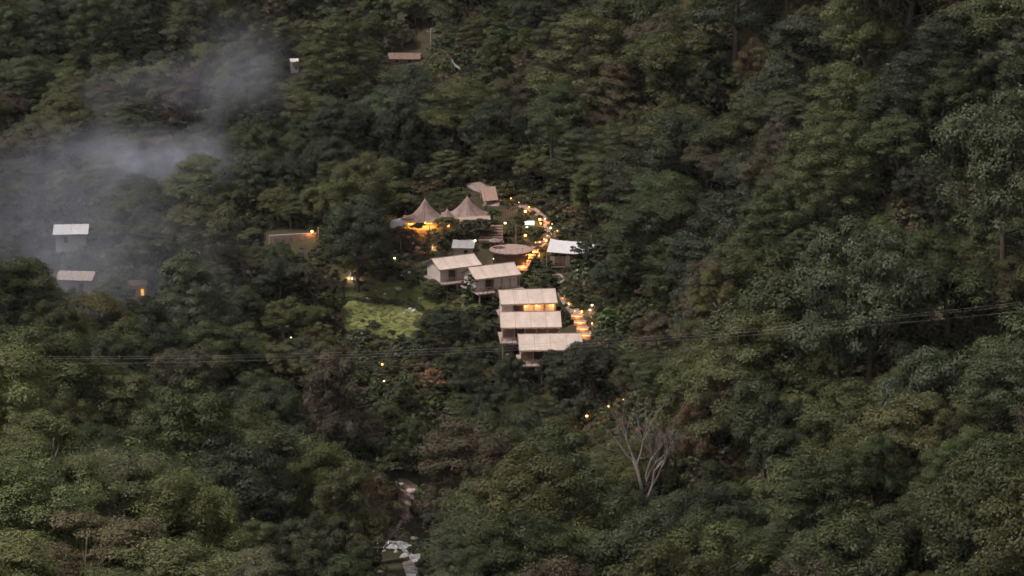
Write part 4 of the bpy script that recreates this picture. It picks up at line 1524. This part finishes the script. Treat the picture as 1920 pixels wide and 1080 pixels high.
def pole(px, py0, py1, Y, label):
    p = G(px, py1); q_ = PY(px, py0, p.y)
    g = p.z
    o = empty("utility_pole", (p.x, p.y, g))
    tag(o, label, "pole")
    h = q_.z - g
    MB().tube([(0, 0, -.5), (0, 0, h)], [.17, .11], 8).build("shaft", M['stone'], o)
    MB().box(-.9, .9, -.06, .06, h - .75, h - .6).build("crossarm", M['stone'], o)
    for x in (-.8, 0, .8):
        MB().lathe([(.05, 0), (.09, .08), (.05, .2)], 8).build("insulator", M['whitewall'], o, False, (x, 0, h - .6 if x else h))


pole(808, 54, 96, 796, "grey utility pole with crossarm high above the marquee")


def barrier(pts, Y, label):
    p = G(*pts[-1]); Y = p.y - 1.0; p = PY(*pts[0], Y)
    o = empty("white_barrier", p)
    tag(o, label, "barrier")
    for a, b in zip(pts, pts[1:]):
        u = PY(*a, Y) - p; w = PY(*b, Y) - p
        MB().slab(u, w, w + Vector((0, .1, .55)), u + Vector((0, .1, .55)), .08).build("panel", M['whitewall'], o)
        MB().tube([(u.x, u.y + .2, -3.0), (u.x, u.y + .2, u.z)], .06, 6).build("post", M['stone'], o)


barrier([(847, 114), (852, 124), (863, 131)], 790, "broken white roadside barrier below the utility pole")
barrier([(1060, 52), (1070, 55), (1082, 60)], 770, "short white roadside barrier among trees near the top edge")

# ------------------------------------------------------------------ rocks
_rm = []
for s in range(5):
    import bmesh
    bm = bmesh.new()
    bmesh.ops.create_icosphere(bm, subdivisions=3, radius=1.0)
    rr_ = random.Random(50 + s)
    off = Vector((rr_.random() * 9, rr_.random() * 9, rr_.random() * 9))
    for v_ in bm.verts:
        p_ = v_.co + off
        k_ = 1 + .26 * math.sin(p_.x * 2.1 + p_.y) + .2 * math.sin(p_.y * 3.3 + p_.z * 1.7) + .16 * abs(math.sin(p_.x * 5 + p_.z * 4)) + .05 * rr_.uniform(-1, 1)
        v_.co = v_.co * k_
        v_.co.z *= .62
    mm = bpy.data.meshes.new("boulder"); bm.to_mesh(mm); bm.free()
    _rm.append(mm)
_rk = {}


def rock(px, py, r, mat, label, group, Y=None):
    g = G(px, py)
    k = rnd.randrange(5)
    key = (k, mat)
    if key not in _rk:
        m2 = _rm[k].copy(); m2.materials.append(M[mat]); _rk[key] = m2
    o = link("boulder", _rk[key], None, (g.x, g.y, g.z + r * .25))
    o.scale = (r, r * rnd.uniform(.7, 1.0), r * rnd.uniform(.7, 1.0))
    o.rotation_euler = (rnd.uniform(-.2, .2), rnd.uniform(-.2, .2), rnd.uniform(0, 6))
    tag(o, label, "boulder", group)


gl = "pale boulders on and around the lawn"
for px, py, r, l in [(721, 552, .34, "white boulder on the bank above the mown lawn"), (746, 569, .32, "bright white boulder on the mown lawn's upper edge"), (652, 561, .30, "white boulder at the lawn's corner nearest the lit tree"),
                     (688, 560, .28, "white boulder in the middle of the lawn's upper edge"), (768, 580, .36, "larger of two boulders at the lawn's far corner"), (775, 584, .42, "grey boulder touching the white one at the lawn's corner"),
                     (748, 543, .50, "broad grey boulder on the upper meadow"), (706, 546, .24, "small boulder on the upper meadow's dark edge"), (766, 512, .36, "pale boulder above the green shrub by the top tent"),
                     (755, 519, .34, "flat boulder below another beside the green shrub"), (804, 517, .26, "small pale boulder beside the top tent's gable"), (758, 588, .22, "small boulder on the mown lawn itself"),
                     (801, 601, .24, "boulder in front of the dark tree beside the lawn"), (858, 556, .4, "flat boulder in scrub below the top tent"), (785, 467, .5, "pale boulder beside the slope path under the marquee"),
                     (862, 456, .8, "big rounded boulder beside the grey shelter"), (876, 462, .6, "rounded boulder leaning on the grey shelter"), (955, 668, .7, "grey boulder below the fourth cream tent's deck")]:
    rock(px, py, r, 'palestone' if r < .45 else 'stone', l, gl)
gc = "boulders along the creek"
for k, (px, py, r, m) in enumerate([(750, 911, .5, 'pinkstone'), (771, 922, .8, 'pinkstone'), (760, 930, .55, 'pinkstone'), (745, 918, .35, 'pinkstone'), (765, 946, .55, 'pinkstone'), (749, 960, .5, 'pinkstone'),
                                  (761, 972, .7, 'pinkstone'), (746, 977, .4, 'pinkstone'), (704, 1004, .4, 'palestone'), (776, 1012, .6, 'stone'), (786, 1030, .6, 'stone'), (768, 1062, .8, 'stone'), (784, 1070, .7, 'palestone'),
                                  (794, 1082, .6, 'stone'), (742, 1036, .45, 'stone'), (718, 1034, .4, 'palestone')]):
    L = ["pink boulder topmost of the rock slide above the creek", "largest pink boulder on the upper rock slide", "pink boulder in the middle of the upper rock slide", "small pink boulder on the uphill side of the rock slide",
         "pink boulder just under the gap in the rock slide", "pink boulder on the lower rock slide's edge", "large pink boulder at the foot of the rock slide", "small pink boulder at the foot of the rock slide",
         "small pale boulder upstream of the rapids", "brown boulder above the white rapids", "brown boulder downstream beside the white rapids", "large brown boulder in the lower creek", "pale boulder beside the largest in the lower creek",
         "brown boulder at the picture's bottom edge in the creek", "brown boulder within the white rapids", "small pale boulder at the rapids' upper end"][k]
    rock(px, py, r, m, L, gc)


# ------------------------------------------------------------------ young trees, shrubs, bare trees in the camp
def small_tree(px, py, w, h, c, label, v=0, watt=0, name="young_tree"):
    """base at (px, py), crown width w px and height h px"""
    g = G(px, py)
    cm, tm, st, Rv = SMALL[v]
    o = empty(name, (g.x, g.y, g.z), rnd.uniform(0, 6))
    s = w * .5 * mpp(g.y) / Rv; sz = h * mpp(g.y) / 4.2
    o.scale = (s, s, sz)
    k = link("crown", cm, o); k['tcol'] = shade(c, rnd)
    link("trunk", tm, o)
    tag(o, label, "tree", "young trees around the camp")
    if watt:
        lt = lamp_light(o, (0, -.45, .35), watt, (1, .66, .32), .15)
    return o


small_tree(968, 462, 46, 72, 'olive', "feathery olive tree standing between steps and glowing screen", 2)
small_tree(885, 565, 40, 58, 'dark', "slim young tree in front of the second cream tent", 0)
small_tree(935, 585, 34, 50, 'dark', "slim young tree left of the lantern lit tent", 0)
small_tree(810, 468, 40, 42, 'pale', "uplit pale trunked tree in front of the glowing marquee", 0, 60)
small_tree(752, 470, 50, 44, 'brown', "brownish bushy tree below the marquee's white awning", 1)
small_tree(1030, 545, 56, 46, 'green', "leafy tree on the bank between white canopy and third tent", 2)
small_tree(1012, 480, 30, 26, 'yellow', "golden lit shrubby tree beside the glowing stairs", 2, 60)
small_tree(657, 524, 30, 44, 'yellow', "small tree with orange lit trunk above the lawn", 0, 90)
small_tree(842, 449, 56, 44, 'olive', "vine covered small tree between the marquee's two peaks", 2)
small_tree(905, 450, 56, 44, 'brown', "thin brownish tree in front of the marquee's second peak", 0)
small_tree(870, 450, 44, 36, 'grey', "grey green small tree under the marquee's second peak", 1)
small_tree(778, 448, 40, 34, 'brown', "low brownish tree before the marquee's lit end", 2)
small_tree(925, 432, 34, 40, 'green', "green small tree at the marquee's end beside the lantern", 2)
small_tree(1104, 506, 64, 66, 'dark', "thin dark tree whose branches cross the white canopy", 0)
small_tree(812, 560, 60, 34, 'green', "bushy green tree on the meadow below the top tent", 1)
small_tree(815, 745, 50, 60, 'orange', "pinkish blossoming small tree in the dark wood below lawn", 0)
small_tree(900, 640, 50, 36, 'grey', "grey green small tree beside the fourth tent's deck", 2)
small_tree(870, 660, 46, 36, 'green', "green small tree in scrub below the lawn's far corner", 1)
small_tree(1045, 690, 44, 34, 'green', "green small tree under the lowest tent's deck", 1)

_bi = [0]


def shrub(px, py, w, h, c, label):
    g = G(px, py)
    o = link("shrub", BUSH[_bi[0] % 4][0], None, (g.x, g.y, g.z - .1))
    _bi[0] += 1
    s = w * .5 * mpp(g.y)
    o.scale = (s, s, h * mpp(g.y) / 1.2)
    o.rotation_euler = (0, 0, rnd.uniform(0, 6))
    o['tcol'] = shade(c, rnd)
    tag(o, label, "shrub", "shrubs around the camp")


for a in [(776, 530, 42, 26, 'bright', "round bright green shrub above the meadow by the top tent"), (1160, 610, 90, 40, 'bright', "spreading bright green shrub on the bank beside path steps"), (1200, 600, 70, 40, 'green', "green shrub mound beyond the bright one beside the path steps"),
          (835, 462, 40, 18, 'dark', "dark shrub under the marquee deck's railing"), (860, 450, 44, 20, 'dark', "dark shrub under the marquee's second peak"), (1000, 500, 30, 22, 'dark', "dark shrub beside the glowing stairs"),
          (1020, 505, 40, 26, 'dark', "dark shrub mound between glowing stairs and white canopy"), (1045, 500, 40, 20, 'green', "green shrub under the white canopy's floor"), (1010, 440, 40, 18, 'green', "green shrub behind the round warm lantern"),
          (960, 440, 26, 18, 'dark', "dark shrub between lantern and broad steps"), (735, 625, 18, 10, 'dark', "small dark shrub in the middle of the mown lawn"), (700, 612, 34, 14, 'brown', "brown low shrub patch on the mown lawn"),
          (680, 604, 14, 8, 'dark', "tiny dark shrub on the lawn beside the brown patch"), (780, 480, 40, 16, 'brown', "brown shrub on the bank above the slope path"), (900, 590, 50, 24, 'dark', "dark shrub below the slim young tree by the second tent"),
          (848, 558, 40, 16, 'brown', "brown shrub before the top tent's wall"), (828, 553, 36, 14, 'dark', "dark shrub at the corner of the top tent"), (880, 568, 40, 18, 'green', "green shrub before the top tent's door"), (925, 586, 50, 22, 'dark', "dark shrub before the second tent's wall"),
          (955, 588, 30, 18, 'olive', "olive shrub before the second tent's far corner"), (925, 655, 40, 20, 'olive', "olive shrub under the fourth tent's deck corner"), (965, 700, 50, 20, 'dark', "dark shrub under the lowest tent's deck corner"), (1010, 708, 50, 20, 'olive', "olive shrub under the middle of the lowest tent's deck"),
          (915, 620, 44, 24, 'green', "green shrub beside the fourth cream tent's gable"), (1070, 560, 30, 24, 'dark', "dark shrub at the third cream tent's path side"), (1068, 605, 22, 24, 'dark', "dark shrub between the fourth tent and path steps")]:
    shrub(*a)


def bare_tree(px, py, Y, h, spread, mat, label, seed, depth=5):
    p = PY(px, py, Y)
    g = gz(p.x, p.y)
    o = empty("bare_tree", (p.x, p.y, g - .2))
    tag(o, label, "tree")
    r = random.Random(seed)
    tb = MB(); lb = MB()
    def grow(b, s, d, L, rad, lev):
        e = s + d * L
        m = s.lerp(e, .5) + Vector((r.uniform(-1, 1), r.uniform(-1, 1), 0)) * L * .07
        b.tube([s, m, e], [max(rad, .02), max(rad * .82, .018), max(rad * .62, .016)], 5 if lev < 3 else 3, False)
        if lev >= depth:
            return
        for _ in range(3 if lev < 3 else r.choice((2, 3, 3))):
            dd = (d + Vector((r.gauss(0, 1), r.gauss(0, 1), r.gauss(.15, .5))) * spread).normalized()
            grow(lb, e if r.random() < .7 else m, dd, L * r.uniform(.62, .82), rad * .58, lev + 1)
    grow(tb, Vector((0, 0, 0)), Vector((.05, 0, 1)), h * .27, h * .02, 0)
    tb.build("trunk", mat, o)
    lb.build("branches", mat, o)
    return o


bare_tree(1208, 930, 470, 23, .38, M['greybark'], "leafless grey tree with fine spreading twigs among green crowns", 3, 6)
bare_tree(712, 1060, 500, 12, .6, M['bark'], "leafless brown tree leaning over the creek rapids", 8, 5)
bare_tree(1172, 905, 475, 9, .32, M['greybark'], "smaller leafless tree beside the leafless grey one", 12, 5)


# ------------------------------------------------------------------ power wires across the valley
def wire(f, Y0, Y1, label):
    pts = []
    for px in np.linspace(-180, 2120, 60):
        t = (px + 180) / 2300
        pts.append(PY(px, f(px), Y0 + (Y1 - Y0) * t))
    b = MB().tube(pts, .0075, 4)
    o = b.build("power_wire", M['wire'])
    tag(o, label, "wire", "power wires across the valley")


def para(y0, y1, y2):
    c = np.polyfit([300, 1150, 1920], [y0, y1, y2], 2)
    return lambda px: float(np.polyval(c, px))


wire(para(668, 636, 566), 395, 375, "topmost of three thin power wires sagging across the valley")
wire(para(672, 641, 570.5), 394, 374, "middle one of three thin power wires across the valley")
wire(para(680, 646, 583), 392, 372, "lowest of three thin power wires sagging across the valley")


# ------------------------------------------------------------------ smoke and haze
def smoke(label, blobs):
    cs = [PY(*a, Y) for a, Y, s, w in blobs]
    lo = Vector([min(c[i] - 2.0 * b[2][i] - 5.6 for c, b in zip(cs, blobs)) for i in range(3)])
    hi = Vector([max(c[i] + 2.0 * b[2][i] + 5.6 for c, b in zip(cs, blobs)) for i in range(3)])
    m = bpy.data.materials.new("smoke"); m.use_nodes = True
    nt = m.node_tree; nt.nodes.clear()
    N = nt.nodes.new; L = nt.links.new
    g = N("ShaderNodeNewGeometry")
    n1 = noise(nt, .075, 2, .62, g.outputs['Position']); n1.inputs['Distortion'].default_value = .8
    warp = N("ShaderNodeVectorMath"); warp.operation = 'MULTIPLY_ADD'
    L(n1.outputs['Color'], warp.inputs[0]); warp.inputs[1].default_value = (11, 11, 9); L(g.outputs['Position'], warp.inputs[2])
    tot = None
    for c, (a, Y, s, w) in zip(cs, blobs):
        d = N("ShaderNodeVectorMath"); d.operation = 'SUBTRACT'; L(warp.outputs[0], d.inputs[0]); d.inputs[1].default_value = (c.x + 5.5, c.y + 5.5, c.z + 4.5)
        e = N("ShaderNodeVectorMath"); e.operation = 'DIVIDE'; L(d.outputs[0], e.inputs[0]); e.inputs[1].default_value = s
        f = N("ShaderNodeVectorMath"); f.operation = 'DOT_PRODUCT'; L(e.outputs[0], f.inputs[0]); L(e.outputs[0], f.inputs[1])
        h = N("ShaderNodeMath"); h.operation = 'MULTIPLY'; L(f.outputs['Value'], h.inputs[0]); h.inputs[1].default_value = -.8
        x = N("ShaderNodeMath"); x.operation = 'EXPONENT'; L(h.outputs[0], x.inputs[0])
        x2 = N("ShaderNodeMath"); x2.operation = 'SUBTRACT'; L(x.outputs[0], x2.inputs[0]); x2.inputs[1].default_value = .045; x2.use_clamp = True
        y = N("ShaderNodeMath"); y.operation = 'MULTIPLY_ADD'; L(x2.outputs[0], y.inputs[0]); y.inputs[1].default_value = w
        if tot is None:
            y.inputs[2].default_value = 0
        else:
            L(tot, y.inputs[2])
        tot = y.outputs[0]
    n2 = noise(nt, .13, 4, .68, g.outputs['Position']); n2.inputs['Distortion'].default_value = 1.2
    mr = N("ShaderNodeMapRange"); L(n2.outputs['Fac'], mr.inputs['Value'])
    mr.inputs['From Min'].default_value = .36; mr.inputs['From Max'].default_value = .64; mr.inputs['To Min'].default_value = .15; mr.inputs['To Max'].default_value = 1.6
    k = N("ShaderNodeMath"); k.operation = 'MULTIPLY'; L(tot, k.inputs[0]); L(mr.outputs[0], k.inputs[1])
    k2 = N("ShaderNodeMath"); k2.operation = 'MULTIPLY'; L(k.outputs[0], k2.inputs[0]); k2.inputs[1].default_value = SMOKE_D
    pv = N("ShaderNodeVolumePrincipled")
    pv.inputs['Color'].default_value = (.74, .80, 1.0, 1)
    pv.inputs['Anisotropy'].default_value = .1
    L(k2.outputs[0], pv.inputs['Density'])
    out = N("ShaderNodeOutputMaterial"); L(pv.outputs[0], out.inputs['Volume'])
    o = MB().box(lo.x, hi.x, lo.y, hi.y, lo.z, hi.z).build("smoke", m)
    kind(o, "stuff")
    tag(o, label, "smoke")


SMOKE_D = .0115
smoke("bluish wood smoke band hanging brightest above the white hut", [((298, 310), 652, (8, 9, 4.2), 4.2), ((215, 284), 652, (9.5, 9, 4.2), 2.0), ((398, 255), 655, (2.4, 7, 7.0), 1.3), ((355, 296), 652, (7, 9, 3.6), 1.5), ((130, 335), 648, (15, 10, 7.0), 1.0)])
smoke("thin smoke plume drifting up towards the far huts", [((455, 130), 690, (7, 10, 6.5), 1.6), ((345, 158), 690, (11, 10, 3.6), 1.0), ((185, 195), 690, (5, 8, 4.0), .8)])
smoke("faint smoke veil spread low over the trees below the white hut", [((40, 440), 606, (17, 10, 11), 1.2), ((180, 500), 592, (18, 10, 10), 1.0), ((60, 600), 575, (14, 9, 8), .85)])


def haze():
    m = bpy.data.materials.new("haze"); m.use_nodes = True
    nt = m.node_tree; nt.nodes.clear()
    pv = nt.nodes.new("ShaderNodeVolumePrincipled")
    pv.inputs['Color'].default_value = (.86, .86, .90, 1)
    pv.inputs['Density'].default_value = .00003
    out = nt.nodes.new("ShaderNodeOutputMaterial")
    nt.links.new(pv.outputs[0], out.inputs['Volume'])
    zl = float(gzv.min()) - 1.2
    zh = max(float(gzv.max()) + 22, CZ + 15)
    o = MB().box(-905, 905, -125, 2005, zl, zh).build("haze", m)
    kind(o, "stuff")
    tag(o, "thin grey evening haze filling the whole valley", "haze")


haze()
